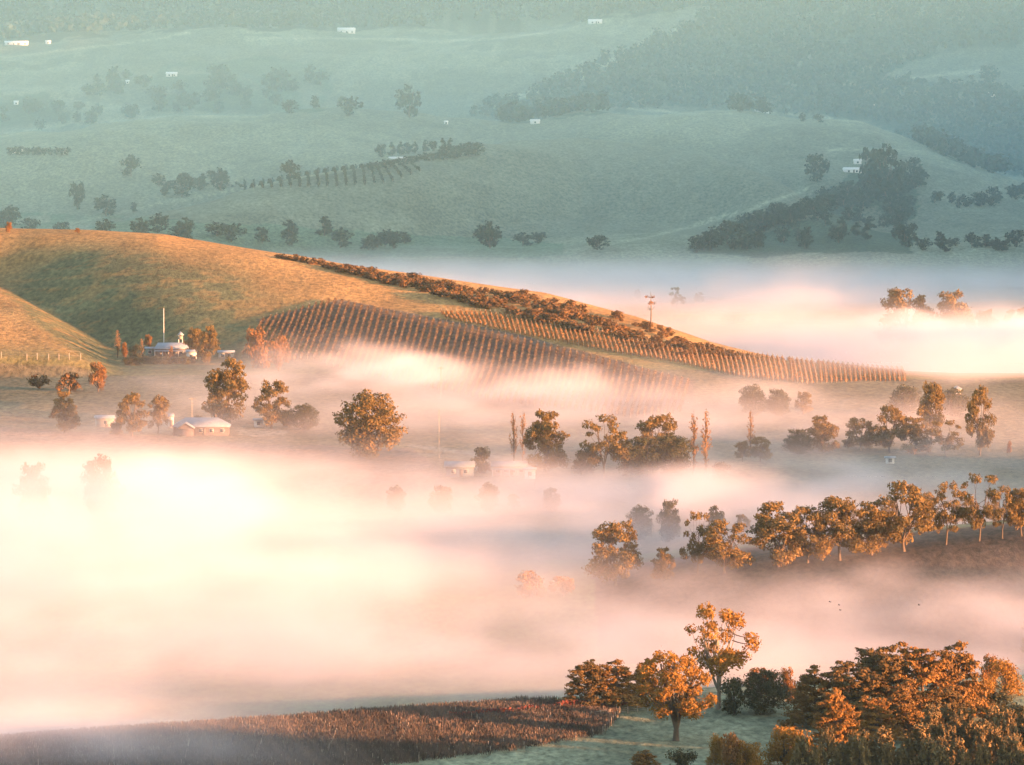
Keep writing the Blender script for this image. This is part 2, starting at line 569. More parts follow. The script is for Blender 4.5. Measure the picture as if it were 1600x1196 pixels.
def gum_proto(seed, clumps=22, leaves=150, leaf=0.034, bare=0.3, wide=0.34, forks=3, flat=0.7, r=(0.085, 0.15), lean=0.05, env='dome', trunk_r=0.02, fork_h=0.75):
    """Unit-height open-crowned tree: a forked trunk, limbs, and separate leaf clumps at their ends."""
    rng = np.random.default_rng(seed)
    wood, crown = [], []
    top = np.array([rng.normal(0, lean), rng.normal(0, lean), 0.92])
    fork = np.array([top[0] * 0.3, top[1] * 0.3, bare * fork_h])
    wood.append(tube(np.array([[0, 0, -0.03], [0, 0, 0.01], fork * [0.6, 0.6, 0.5], fork]), [trunk_r * 1.8, trunk_r * 1.35, trunk_r * 1.1, trunk_r], 7))
    stems = []
    for k in range(forks):
        an = 2 * math.pi * (k + rng.random() * 0.7) / forks
        e = np.array([math.cos(an) * wide * 0.45, math.sin(an) * wide * 0.45, 0.62 + 0.25 * rng.random()])
        wood.append(limb(fork, e, trunk_r * 0.8, trunk_r * 0.3, rng, 0.1, 8))
        stems.append(e)
    for k in range(clumps):
        for _ in range(30):
            an = rng.random() * 2 * math.pi
            h = rng.uniform(bare, 0.97)
            t = (h - bare) / (1 - bare)
            if env == 'dome':
                rr = wide * math.sqrt(max(0.03, 1 - (t * 1.15 - 0.3) ** 2 / 0.85))
            elif env == 'round':
                rr = wide * math.sqrt(max(0.03, 1 - (2 * t - 0.95) ** 2))
            else:
                rr = wide * (0.35 + 0.65 * (1 - t))
            q = rr * (rng.random() ** 0.45)
            c = np.array([math.cos(an) * q, math.sin(an) * q, h * 0.95]) + top * [0.5, 0.5, 0] * h
            if all(np.linalg.norm((c - s) * [1, 1, 1.25]) > (r[0] + r[1]) * 0.48 for s in [x[0] for x in crown]):
                break
        rad = rng.uniform(*r) * (1.12 - 0.35 * t)
        crown.append((c, rad))
        s = min(stems, key=lambda e: np.linalg.norm((e - c) * [1, 1, 0.6]))
        u0 = rng.uniform(0.25, 0.95)
        root = fork * (1 - u0) + s * u0
        wood.append(limb(root, c, trunk_r * 0.34, trunk_r * 0.1, rng, 0.15, 5))
    V = []
    for c, rad in crown:
        m = int(leaves * (rad / r[1]) ** 1.6)
        V.append(clump(c, rad, m, leaf, rng, flat=flat, up=0.3))
        for _ in range(3):         # a few small sprigs breaking the outline
            d = rng.normal(0, 1, 3)
            d /= np.linalg.norm(d)
            V.append(clump(c + d * rad * [1.05, 1.05, 0.8], rad * 0.42, max(6, m // 7), leaf * 0.85, rng, flat=0.7, up=0.2))
    return join(wood), join(V)


def cypress_proto(seed, n=200, wide=0.45, leaf=0.021, leaves=85, skew=0.0):
    """Unit-height spreading cypress: a broad, uneven crown of many flat ragged sprays lying in shelves."""
    rng = np.random.default_rng(seed)
    wood = [tube(np.array([[0, 0, -0.03], [0, 0, 0.25], [skew * 0.4, 0, 0.6], [skew * 0.6, 0, 0.9]]), [0.04, 0.03, 0.016, 0.005], 6)]
    V = []
    lobes = [(rng.uniform(-0.24, 0.24), rng.uniform(-0.2, 0.2), rng.uniform(0.74, 0.97)) for _ in range(6)] + [(skew, 0, 0.98)]
    for k in range(n):
        an = rng.random() * 2 * math.pi
        lx, ly, lh = lobes[rng.integers(len(lobes))]
        t = rng.random() ** 0.9
        h = 0.05 + (lh - 0.07) * t
        rr = wide * (1 - 0.35 * t - 0.5 * t ** 4)
        q = rr * rng.uniform(0.35, 1.0) ** 0.6 * (1.0 + 0.12 * math.sin(9 * t + seed))
        sh = t ** 1.5
        c = np.array([math.cos(an) * q * (1 - 0.55 * sh) + lx * sh, math.sin(an) * q * (1 - 0.55 * sh) + ly * sh, round(h * 11 + rng.normal(0, 0.2)) / 11 + 0.03 * rng.normal()])
        c[2] = min(max(c[2], 0.04), 0.97)
        rad = rng.uniform(0.06, 0.115) * (1.15 - 0.35 * t)
        V.append(clump(c, rad, int(leaves * rng.uniform(0.7, 1.2)), leaf, rng, flat=0.36, up=0.7, shell=0.25, jitter=0.6, aspect=1.9))
        if rng.random() < 0.3:
            wood.append(limb([skew * h * 0.6, 0, max(0.03, h - 0.08)], c, 0.008, 0.003, rng, 0.08, 4))
        if rng.random() < 0.4:      # upswept tips
            d = np.array([math.cos(an), math.sin(an), 0.35])
            V.append(clump(c + d * rad, rad * 0.5, 12, leaf * 0.9, rng, flat=0.4, up=0.6, aspect=2.0))
    return join(wood), join(V)


def bush_proto(seed, clumps=16, wide=0.6, leaf=0.05, leaves=130, low=0.12, flat=0.85):
    rng = np.random.default_rng(seed)
    wood = [tube(np.array([[0, 0, -0.05], [0.02, 0, 0.2], [0, 0.03, 0.55]]), [0.05, 0.04, 0.015], 5)]
    V = []
    for k in range(clumps):
        an = rng.random() * 2 * math.pi
        h = rng.uniform(low, 0.82)
        q = wide * math.sqrt(max(0.02, 1 - ((h - 0.25) / 0.72) ** 2)) * rng.random() ** 0.5 * 0.8
        c = np.array([math.cos(an) * q, math.sin(an) * q, h])
        V.append(clump(c, rng.uniform(0.16, 0.27), int(leaves * rng.uniform(0.7, 1.2)), leaf, rng, flat=flat, up=0.3))
        wood.append(limb([0, 0, 0.1], c, 0.018, 0.005, rng, 0.1, 4))
    return join(wood), join(V)


def poplar_proto(seed, leaves=900, leaf=0.022, wide=0.075, dens=1.0):
    """Unit-height slender tree: many steep shoots, thinly leaved."""
    rng = np.random.default_rng(seed)
    wood = [tube(np.array([[0, 0, -0.03], [0, 0, 0.3], [0.008, 0, 0.7], [0, 0.005, 1.0]]), [0.014, 0.011, 0.006, 0.001], 6)]
    V = []
    for k in range(34):
        h = rng.uniform(0.08, 0.85)
        an = rng.random() * 2 * math.pi
        q = wide * (1 - 0.75 * abs(h - 0.4) / 0.6) * rng.uniform(0.5, 1.0)
        e = np.array([math.cos(an) * q, math.sin(an) * q, h + rng.uniform(0.10, 0.2)])
        e[2] = min(e[2], 0.99)
        wood.append(limb([0, 0, h], e, 0.0045, 0.001, rng, 0.05, 4))
        m = int(leaves / 34 * dens)
        t = rng.random((m, 1)) ** 0.8
        P = np.array([0, 0, h]) * (1 - t) + e * t + rng.normal(0, 0.012, (m, 3))
        V.append(cards(P, rng.normal(0, 1, (m, 3)), leaf, rng, aspect=1.7))
    return join(wood), join(V)


def sapling_proto(seed, leaf=0.05):
    """Unit-height young pine: whorls of upturned shoots round a leading spike."""
    rng = np.random.default_rng(seed)
    wood = [tube(np.array([[0, 0, -0.05], [0, 0, 0.5], [0, 0, 1.0]]), [0.03, 0.02, 0.004], 5)]
    V = []

    def shoot(p, d, L, n):
        t = rng.random((n, 1))
        d = np.asarray(d) / np.linalg.norm(d)
        P = np.asarray(p) + d * L * t + rng.normal(0, 1, (n, 3)) * 0.028 * (1.15 - t)
        V.append(cards(P, rng.normal(0, 1, (n, 3)) + d, leaf, rng, aspect=2.0, jitter=0.5))
    shoot([0, 0, 0.8], [0, 0, 1], 0.2, 26)
    for k in range(9):
        h = 0.1 + 0.82 * k / 9
        m = 7 if k < 6 else 5
        for j in range(m):
            an = 2 * math.pi * (j + rng.random() * 0.8) / m
            rr = 0.36 * (1 - h) ** 0.8 + 0.05
            o = np.array([math.cos(an), math.sin(an), 0])
            tip = o * rr + np.array([0, 0, h + 0.03])
            wood.append(limb([0, 0, h - 0.04], tip, 0.008, 0.003, rng, 0.05, 3))
            shoot(o * rr * 0.35 + [0, 0, h - 0.02], o * 0.8 + [0, 0, 0.4], rr * 0.75, 14)
            shoot(tip - [0, 0, 0.02], o * 0.3 + [0, 0, 1], 0.11, 14)
    return join(wood), join(V)


PROTO = {}


def proto(kind, data, leafmat, bark):
    (wv, wf), (lv, lf) = data
    PROTO[kind] = (np_mesh('trunk', wv, wf, [bark], smooth=True), np_mesh('crown', lv, lf, [LEAF[leafmat]]))


proto('lone_gum', gum_proto(9, clumps=56, leaves=260, leaf=0.019, bare=0.30, wide=0.43, forks=5, env='dome', r=(0.055, 0.125), trunk_r=0.03, fork_h=0.4), 'amber', M_BARK)
proto('tall_gum', gum_proto(2, clumps=31, leaves=220, leaf=0.018, bare=0.34, wide=0.36, forks=4, env='dome', flat=0.75, r=(0.05, 0.11), trunk_r=0.02, fork_h=0.45), 'amber', M_PALE_BARK)
for i in range(4):
    proto('gum%d' % i, gum_proto(20 + i, clumps=(32, 38, 28, 34)[i], leaves=280, leaf=0.024, bare=(0.18, 0.14, 0.26, 0.2)[i], wide=(0.42, 0.38, 0.36, 0.46)[i], forks=3), 'gum', M_BARK)
for i in range(2):
    proto('dense%d' % i, gum_proto(30 + i, clumps=46, leaves=260, leaf=0.024, bare=0.10, wide=0.42, env='round', r=(0.11, 0.18)), 'dark', M_BARK)
proto('golden', gum_proto(36, clumps=50, leaves=280, leaf=0.023, bare=0.10, wide=0.42, env='round', r=(0.10, 0.17)), 'gum', M_BARK)
for i in range(2):
    proto('open%d' % i, gum_proto(40 + i, clumps=26, leaves=200, leaf=0.023, bare=0.24, wide=0.44, env='dome', flat=0.62, r=(0.07, 0.13), trunk_r=0.015), 'gum', M_BARK)
for i in range(3):
    proto('cypress%d' % i, cypress_proto(50 + i, wide=(0.56, 0.5, 0.6)[i], skew=(0.0, 0.05, -0.06)[i]), ('cypress_shade', 'cypress', 'cypress_sunlit')[i], M_BARK)
for i in range(2):
    proto('bush%d' % i, bush_proto(60 + i), 'dark', M_BARK)
    proto('rustbush%d' % i, bush_proto(64 + i), 'rust', M_BARK)
    proto('amberbush%d' % i, bush_proto(66 + i, clumps=26, leaf=0.034, leaves=190), 'amber', M_BARK)
for i in range(3):
    proto('scrub%d' % i, bush_proto(70 + i, clumps=12, leaf=0.10, leaves=40), 'scrub', M_BARK)
for i in range(2):
    proto('poplar%d' % i, poplar_proto(80 + i, leaves=620, leaf=0.015, wide=0.105), 'feather', M_BARK)
for i in range(3):
    proto('sapling%d' % i, sapling_proto(90 + i), 'pine', M_BARK)
for i in range(3):      # far away: a few pixels each
    proto('fargum%d' % i, gum_proto(100 + i, clumps=13, leaves=34, leaf=0.085, bare=0.14, wide=0.40, env='round', r=(0.14, 0.22)), 'far', M_BARK)
proto('farpine0', gum_proto(110, clumps=13, leaves=34, leaf=0.08, bare=0.08, wide=0.30, env='cone', r=(0.11, 0.17)), 'far', M_BARK)


def plant(kind, name, label, cat, loc, H, width=1.0, group=None, rz=None, tall=True):
    """A tree or bush as an Empty at its foot with its trunk and crown; prototypes' meshes are shared."""
    tm, cm = PROTO[kind]
    rz = random.uniform(0, 6.28) if rz is None else rz
    o = empty(name, loc, rz, (H * width, H * width, H))
    tag(o, label, cat, group)
    t = mesh_obj('trunk', tm, o)
    c = mesh_obj('crown', cm, o)
    return o


def plant_px(kind, name, label, cat, u, vb, vt, width=1.0, group=None, d=None, rz=None, lo=900.0):
    """Plant by where the photo shows its foot (vb) and its top (vt)."""
    p = hit(u, vb, lo) if d is None else Vector((ray(u, vb)[0] * d, d, float(T(ray(u, vb)[0] * d, d))))
    top = at(u, vt, p.y)[2]
    H = max(0.8, top - p.z)
    return plant(kind, name, label, cat, p, H, width, group, rz)

# ------------------------------------------------------------------ plants: where they stand
# (kind, name, category, u, v of the foot, v of the top, width factor, label)
NEAR = [
    ('lone_gum', 'gum_tree', 'tree', 1056, 1158, 1013, 1.0, 'broad amber gum with dark forked trunk alone on the frosty grass', None),
    ('tall_gum', 'gum_tree', 'tree', 1122, 1108, 936, 0.92, 'tallest open gum with bare pale limbs behind the lone forked tree', None),
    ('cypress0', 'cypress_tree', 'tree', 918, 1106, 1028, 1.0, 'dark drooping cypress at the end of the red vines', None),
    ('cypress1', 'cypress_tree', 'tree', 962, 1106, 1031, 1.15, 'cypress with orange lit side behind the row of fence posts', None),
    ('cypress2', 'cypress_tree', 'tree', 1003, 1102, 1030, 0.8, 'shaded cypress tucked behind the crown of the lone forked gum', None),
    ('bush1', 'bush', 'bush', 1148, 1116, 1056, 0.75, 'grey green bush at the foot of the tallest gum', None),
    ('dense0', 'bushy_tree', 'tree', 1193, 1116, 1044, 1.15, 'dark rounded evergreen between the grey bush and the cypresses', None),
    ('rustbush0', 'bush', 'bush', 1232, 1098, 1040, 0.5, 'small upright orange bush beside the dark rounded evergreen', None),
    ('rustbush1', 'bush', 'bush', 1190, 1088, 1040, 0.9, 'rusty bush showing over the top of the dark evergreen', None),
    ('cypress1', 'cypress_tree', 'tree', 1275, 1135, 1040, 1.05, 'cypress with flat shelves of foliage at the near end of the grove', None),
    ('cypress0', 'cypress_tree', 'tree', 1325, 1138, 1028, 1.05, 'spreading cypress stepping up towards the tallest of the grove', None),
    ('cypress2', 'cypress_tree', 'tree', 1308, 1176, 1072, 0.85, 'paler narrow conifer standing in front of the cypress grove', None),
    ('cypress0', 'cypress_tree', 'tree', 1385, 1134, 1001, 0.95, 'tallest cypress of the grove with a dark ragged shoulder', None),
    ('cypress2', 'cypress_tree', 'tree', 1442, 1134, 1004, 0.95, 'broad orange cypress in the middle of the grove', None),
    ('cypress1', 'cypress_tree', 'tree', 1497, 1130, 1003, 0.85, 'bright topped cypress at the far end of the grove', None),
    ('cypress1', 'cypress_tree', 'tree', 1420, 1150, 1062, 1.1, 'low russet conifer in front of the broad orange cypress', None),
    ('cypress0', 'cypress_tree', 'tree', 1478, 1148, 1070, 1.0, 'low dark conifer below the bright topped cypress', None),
    ('cypress2', 'cypress_tree', 'tree', 1370, 1158, 1085, 1.1, 'squat brown conifer behind the young pines', None),
    ('amberbush0', 'bushy_tree', 'tree', 1533, 1118, 1050, 0.75, 'bright orange upright tree in front of the bright topped cypress', None),
    ('amberbush1', 'bushy_tree', 'tree', 1572, 1086, 1026, 0.9, 'orange rounded tree beyond the end of the cypress grove', None),
    ('rustbush0', 'bushy_tree', 'tree', 1545, 1072, 1020, 0.7, 'smaller orange crown between cypress grove and rounded orange tree', None),
    ('bush0', 'bush', 'bush', 1592, 1140, 1092, 1.1, 'dark low bush at the frame edge above the young pines', None),
    ('bush1', 'bush', 'bush', 1560, 1120, 1080, 1.1, 'olive bush at the foot of the upright orange tree', None),
    ('amberbush0', 'bush', 'bush', 1226, 1198, 1120, 0.85, 'round glowing orange bush in front of the cypress grove', None),
    ('amberbush1', 'bush', 'bush', 1118, 1200, 1145, 0.55, 'narrow orange bush nearest the lone forked gum', None),
    ('amberbush0', 'bush', 'bush', 1165, 1204, 1147, 0.8, 'orange bush between the narrow and the round orange bushes', None),
    ('rustbush1', 'bush', 'bush', 1142, 1206, 1140, 0.6, 'thin brown topped bush among the orange bushes', None),
    ('bush0', 'bush', 'bush', 1065, 1212, 1163, 0.9, 'dark green bush below the lone forked gum', None),
    ('cypress1', 'conifer', 'tree', 1008, 1214, 1172, 1.5, 'low dark sprawling conifer below the lone forked gum', None),
    ('gum0', 'gum_tree', 'tree', 1618, 1030, 955, 0.7, 'gum reaching into the frame edge above the orange trees', None),
    # second row, along the dark field
    ('gum3', 'gum_tree', 'tree', 962, 915, 812, 0.95, 'gum with a glowing orange tip leading the misty second row', None),
    ('gum1', 'gum_tree', 'tree', 1038, 908, 853, 0.8, 'small dark tree beside the orange tipped gum', None),
    ('open0', 'gum_tree', 'tree', 1090, 898, 797, 0.55, 'slim gum with an isolated lit tuft above its neighbour', None),
    ('gum0', 'gum_tree', 'tree', 1132, 897, 812, 1.15, 'wide gum crown below the isolated lit tuft', None),
    ('gum1', 'gum_tree', 'tree', 1216, 886, 780, 1.05, 'sturdy brown topped gum midway along the second row', None),
    ('gum3', 'gum_tree', 'tree', 1262, 880, 790, 0.9, 'greyish gum just past the sturdy brown topped one', None),
    ('gum2', 'gum_tree', 'tree', 1312, 876, 772, 1.0, 'hazy upright gum where the dark field edge begins to rise', None),
    ('gum1', 'gum_tree', 'tree', 1362, 868, 778, 0.95, 'rounded hazy gum above the rising dark field', None),
    ('gum0', 'gum_tree', 'tree', 1412, 862, 750, 1.0, 'tall hazy gum with an orange crown above the dark field', None),
    ('open1', 'gum_tree', 'tree', 1478, 852, 752, 0.85, 'sparse gum with bare stems against bright mist', None),
    ('open0', 'gum_tree', 'tree', 1530, 846, 738, 0.75, 'thin gum with the highest pale tip of the second row', None),
    ('open1', 'gum_tree', 'tree', 1566, 842, 758, 0.7, 'faint thin gum next to the highest pale tip', None),
    ('gum2', 'gum_tree', 'tree', 1596, 838, 760, 0.8, 'faint pink gum where the second row leaves the frame', None),
    ('dense0', 'bushy_tree', 'tree', 1240, 872, 806, 0.9, 'hazy low tree filling the gap past the sturdy brown topped gum', 1440),
    ('gum3', 'bushy_tree', 'tree', 1338, 868, 796, 0.9, 'hazy low tree between the upright and the rounded hazy gums', 1440),
    ('gum1', 'bushy_tree', 'tree', 1388, 862, 780, 0.9, 'hazy low tree tucked against the tall orange crowned gum', 1440),
    ('gum0', 'bushy_tree', 'tree', 1445, 856, 768, 0.9, 'hazy low tree on the far side of the tall orange crowned gum', 1440),
    ('gum3', 'bushy_tree', 'tree', 1504, 850, 778, 0.9, 'hazy pink tree between the sparse and the thin gums', 1440),
    ('gum1', 'bushy_tree', 'tree', 1552, 846, 782, 0.9, 'hazy pink tree behind the faint thin gum', 1440),
    # half hidden in mist behind the second row
    ('dense1', 'bushy_tree', 'tree', 1046, 850, 776, 0.55, 'misty conical tree rising over the small dark tree', 1470),
    ('dense0', 'bushy_tree', 'tree', 998, 852, 788, 0.8, 'pale blue tree in mist over the orange tipped gum', 1480),
    ('gum1', 'bushy_tree', 'tree', 1120, 850, 788, 0.7, 'grey tree in mist behind the isolated lit tuft', 1470),
    ('gum0', 'bushy_tree', 'tree', 1158, 850, 803, 0.9, 'low grey tree in mist behind the wide gum crown', 1465),
    ('rustbush0', 'bush', 'bush', 829, 934, 890, 1.1, 'pink bush top drowned in mist left of the second row', None),
    ('rustbush1', 'bush', 'bush', 880, 932, 898, 1.1, 'fainter bush in mist next to the pink bush top', None),
    # tops standing out of the mist below the farm terrace
    ('dense0', 'bushy_tree', 'tree', 620, 800, 758, 0.8, 'faint peach treetop in mist farthest from the farm buildings', 1560),
    ('dense1', 'bushy_tree', 'tree', 691, 796, 756, 0.85, 'domed treetop in mist below the blue farm building', 1555),
    ('dense0', 'bushy_tree', 'tree', 763, 800, 753, 0.75, 'pointed brown treetop in mist below the farm shed', 1560),
    ('gum2', 'bushy_tree', 'tree', 803, 800, 771, 1.0, 'low arched treetop in mist beside the pointed brown one', 1565),
    ('dense1', 'bushy_tree', 'tree', 860, 802, 760, 0.75, 'pale peach treetop in mist below the big dense gum', 1560),
    # farm terrace, centre
    ('gum1', 'gum_tree', 'tree', 850, 738, 638, 0.82, 'big dense gum with an orange crest beside the white shed', None),
    ('open1', 'gum_tree', 'tree', 943, 747, 646, 0.95, 'open gum on one long bare trunk between two dense gums', None),
    ('gum3', 'gum_tree', 'tree', 1028, 728, 646, 1.0, 'domed orange gum rising out of dark bushy trees', None),
    ('dense1', 'bushy_tree', 'tree', 998, 745, 680, 1.2, 'dark bushy tree under the edge of the domed orange gum', None),
    ('dense0', 'bushy_tree', 'tree', 1050, 743, 676, 1.15, 'dark bushy tree beside the bare poplars', None),
    ('bush0', 'bush', 'bush', 915, 742, 690, 0.9, 'pale brown bush behind the long bare trunk', None),
    ('bush1', 'bush', 'bush', 750, 740, 697, 0.75, 'blue grey bush between the two farm buildings', None),
    ('bush1', 'bush', 'bush', 1124, 748, 722, 1.2, 'low grey bush past the bare poplars', None),
    ('poplar0', 'poplar_tree', 'tree', 803, 728, 642, 1.0, 'bare orange poplar close beside the big dense gum', None),
    ('poplar1', 'poplar_tree', 'tree', 817, 724, 640, 0.8, 'thinner bare poplar half hidden by the big dense gum', None),
    ('poplar1', 'poplar_tree', 'tree', 1084, 742, 640, 0.9, 'bare poplar touching the dark bushy tree', None),
    ('poplar0', 'poplar_tree', 'tree', 1103, 742, 638, 1.1, 'fuller orange poplar on the outside of the bare pair', None),
    ('poplar0', 'poplar_tree', 'tree', 1173, 715, 640, 1.1, 'lone faded orange poplar above the grey misty trees', None),
    # farm terrace, left
    ('gum1', 'gum_tree', 'tree', 101, 676, 609, 0.8, 'dark green gum alone at the misty field edge', None),
    ('gum0', 'gum_tree', 'tree', 206, 682, 613, 0.85, 'brown green gum beside the pale shed', None),
    ('gum2', 'gum_tree', 'tree', 247, 678, 616, 0.7, 'brownish twiggy tree next to the brown green gum', None),
    ('bush0', 'bush', 'bush', 182, 680, 654, 0.8, 'small dark bush at the corner of the pale shed', None),
    ('gum1', 'gum_tree', 'tree', 352, 660, 555, 0.85, 'largest terrace tree with a glowing sunlit shoulder', None),
    ('gum3', 'gum_tree', 'tree', 424, 670, 594, 0.85, 'soft brown tree at the side of the largest terrace tree', None),
    ('dense0', 'bushy_tree', 'tree', 478, 672, 630, 1.15, 'small olive tree past the soft brown tree', None),
    ('bush1', 'bush', 'bush', 452, 668, 640, 0.8, 'dark bush between the soft brown and the small olive trees', None),
    ('golden', 'gum_tree', 'tree', 576, 716, 605, 0.98, 'great rounded gum standing apart on the slope below the vineyard', None),
    ('bush0', 'bush', 'bush', 312, 668, 646, 1.2, 'grey bush behind the hip roofed house', None),
    ('bush1', 'bush', 'bush', 352, 664, 645, 0.9, 'grey bush under the largest terrace tree', None),
    # tops out of the big bank, left
    ('dense0', 'bushy_tree', 'tree', 156, 740, 709, 0.6, 'orange treetop poking out of the mist bank', 1530),
    ('dense1', 'bushy_tree', 'tree', 52, 742, 717, 0.6, 'fainter orange treetop nearer the frame edge in the mist bank', 1530),
    # right of centre, before the vineyard hill
    ('dense0', 'gum_tree', 'tree', 1178, 650, 600, 0.95, 'brown green tree in front of the vineyard rows', None),
    ('dense1', 'gum_tree', 'tree', 1215, 650, 605, 0.95, 'second brown green tree in front of the vineyard rows', None),
    ('gum3', 'gum_tree', 'tree', 1255, 648, 612, 0.9, 'lower hazy tree trailing the brown green pair', None),
    ('gum2', 'gum_tree', 'tree', 1455, 690, 594, 0.6, 'slender stacked gum overtopping the grey green clump', None),
    ('dense1', 'bushy_tree', 'tree', 1488, 650, 604, 1.1, 'hazy tree beside the tiny white cottage', None),
    ('dense0', 'bushy_tree', 'tree', 1412, 650, 600, 1.1, 'blue grey misty tree behind the slender stacked gum', None),
    ('gum0', 'gum_tree', 'tree', 1531, 712, 602, 0.5, 'faded columnar tree near the frame edge', None),
    ('dense1', 'gum_tree', 'tree', 1247, 710, 668, 1.2, 'low outer tree of the grey green clump', None),
    ('gum1', 'gum_tree', 'tree', 1287, 708, 647, 1.05, 'gum with an orange cap at the left of the grey green clump', None),
    ('gum3', 'gum_tree', 'tree', 1345, 706, 652, 1.05, 'grey green gum in the middle of the clump', None),
    ('gum0', 'gum_tree', 'tree', 1390, 708, 632, 0.95, 'pale lit highest gum of the grey green clump', None),
    ('gum1', 'gum_tree', 'tree', 1428, 710, 650, 1.0, 'gum leaning beside the slender stacked one', None),
    ('open0', 'gum_tree', 'tree', 1478, 714, 655, 1.1, 'pale grey gum with gaps at the end of the clump', None),
    ('gum2', 'gum_tree', 'tree', 1160, 722, 688, 1.0, 'small grey misty tree below the lone poplar', None),
    ('gum3', 'gum_tree', 'tree', 1188, 722, 682, 1.0, 'grey misty tree beside the lone poplar', None),
    ('rustbush0', 'bush', 'bush', 1577, 708, 688, 0.4, 'tiny orange bush alone in bright mist', None),
    # hill farm
    ('poplar0', 'poplar_tree', 'tree', 184, 560, 515, 1.6, 'small orange poplar left of the hill farmhouse', None),
    ('rustbush0', 'bush', 'bush', 195, 558, 534, 0.5, 'rusty bush against the small orange poplar', None),
    ('bush1', 'bush', 'bush', 212, 562, 538, 1.0, 'dark bush between the orange poplar and the farmhouse', None),
    ('poplar1', 'poplar_tree', 'tree', 222, 560, 527, 1.3, 'low thin orange tree in front of the dark farm bush', None),
    ('rustbush1', 'bush', 'bush', 232, 545, 521, 0.5, 'orange treetop above the green farm shed', None),
    ('rustbush0', 'bush', 'bush', 268, 564, 540, 0.38, 'orange shrub before the farmhouse veranda', None),
    ('gum2', 'gum_tree', 'tree', 303, 560, 511, 0.8, 'dark tree behind the white end of the farmhouse', None),
    ('gum1', 'gum_tree', 'tree', 325, 568, 506, 0.7, 'brown tree standing right of the hill farmhouse', None),
    ('rustbush1', 'bush', 'bush', 153, 612, 562, 0.6, 'rust coloured tree in mist below the knoll fence', None),
    ('scrub0', 'bush', 'bush', 108, 612, 578, 1.1, 'olive bush next to the rust coloured tree', None),
    ('scrub1', 'bush', 'bush', 62, 608, 582, 1.2, 'low olive bush under the knoll', None),
    ('rustbush0', 'bush', 'bush', 404, 575, 508, 0.6, 'hazy orange tree at the vineyard corner', None),
    ('rustbush1', 'bush', 'bush', 436, 580, 520, 0.5, 'fainter hazy orange tree at the vineyard corner', None),
    ('rustbush0', 'bush', 'bush', 13, 363, 346, 0.7, 'orange bush on the hill skyline at the frame edge', None),
    ('rustbush1', 'bush', 'bush', 121, 364, 356, 1.2, 'low orange bush on the hill skyline', None),
    # beyond the hill, standing in the sea of mist
    ('open0', 'gum_tree', 'tree', 1058, 505, 448, 0.85, 'grey gum in the sea of mist behind the dead tree', 2560),
    ('gum3', 'gum_tree', 'tree', 1092, 510, 456, 0.9, 'pale gum in the sea of mist past the dead tree', 2600),
    ('gum0', 'gum_tree', 'tree', 996, 505, 452, 0.8, 'faintest gum in the sea of mist before the dead tree', 2640),
    ('gum3', 'gum_tree', 'tree', 1416, 520, 449, 0.9, 'flat topped dark gum above the bright cloud', 2330),
    ('gum1', 'gum_tree', 'tree', 1488, 522, 450, 0.85, 'gum with an orange side above the bright cloud', 2325),
    ('gum2', 'bushy_tree', 'tree', 1540, 522, 482, 0.9, 'small misty tree past the two gums in the cloud', 2400),
    ('gum0', 'bushy_tree', 'tree', 1592, 524, 480, 1.0, 'spreading misty tree at the frame edge over the cloud', 2400),
]
for kind, name, cat, u, vb, vt, wd, label, d in NEAR:
    plant_px(kind, name, label, cat, u, vb, vt, wd, d=d)

# the plantation of young pines
rr = random.Random(5)
for row, (v0, n, u0) in enumerate(((1174, 11, 1455), (1190, 10, 1440), (1208, 12, 1300), (1226, 12, 1248))):
    for k in range(n):
        u = u0 + (1640 - u0) * (k + rr.uniform(-0.3, 0.3)) / n
        vb = v0 + rr.uniform(-5, 5)
        plant_px('sapling%d' % rr.randrange(3), 'young_pine', 'young bristly pine of the plantation below the cypress grove', 'tree', u, vb,
                 vb - rr.uniform(48, 80), rr.uniform(0.62, 0.82), group='young pines of the plantation')
# scrub along the back of the vineyard hill
rr = random.Random(8)
for k in range(285):
    t = (k + rr.random()) / 285
    u = 430 + 740 * t ** 0.92
    vc = float(np.interp(u, [400, 480, 620, 850, 1000, 1120, 1200], [393, 406, 432, 466, 504, 545, 563]))
    depth = float(np.interp(u, [400, 480, 620, 760, 900, 1050, 1130, 1200], [0, 4, 12, 28, 40, 34, 12, 4]))
    v = vc + 3 + depth * rr.random() ** 0.8
    hgt = float(np.interp(u, [400, 600, 900, 1200], [6, 13, 15, 8])) * rr.uniform(0.5, 1.3)
    plant_px('scrub%d' % rr.randrange(3), 'shrub', 'russet shrub in the scrub belt along the crest above the vineyard', 'bush', u, v, v - hgt,
             rr.uniform(1.1, 2.2), group='scrub along the hill crest', lo=1900.0)
# garden hedge before the hill farmhouse and the dark hedge by the terrace
for k in range(14):
    u = 200 + 8 * k + rr.uniform(-2, 2)
    plant_px('bush%d' % (k % 2), 'hedge_shrub', 'dark clipped shrub in the hedge below the hill farmhouse', 'bush', u, 568 + rr.uniform(-2, 3), 556, 1.2,
             group='hedge below the hill farmhouse')

# ------------------------------------------------------------------ vine rows, fences, poles
M_POST = mat('weathered_post', (0.30, 0.25, 0.2), var=0.2, scale=4)
M_WIRE = mat('fence_wire', (0.3, 0.28, 0.26), metallic=0.6, rough=0.5)
M_WHITE = mat('white_paint', (0.42, 0.41, 0.40), var=0.08, scale=1.2)


def post_mesh(h, r):
    return np_mesh('post', *tube(np.array([[0, 0, -0.3], [0, 0, h * 0.5], [0, 0, h], [0, 0, h + 0.02]]), [r, r, r * 0.92, 0.01], 6), [M_POST])


POST = post_mesh(1.9, 0.065)
FPOST = post_mesh(1.35, 0.075)


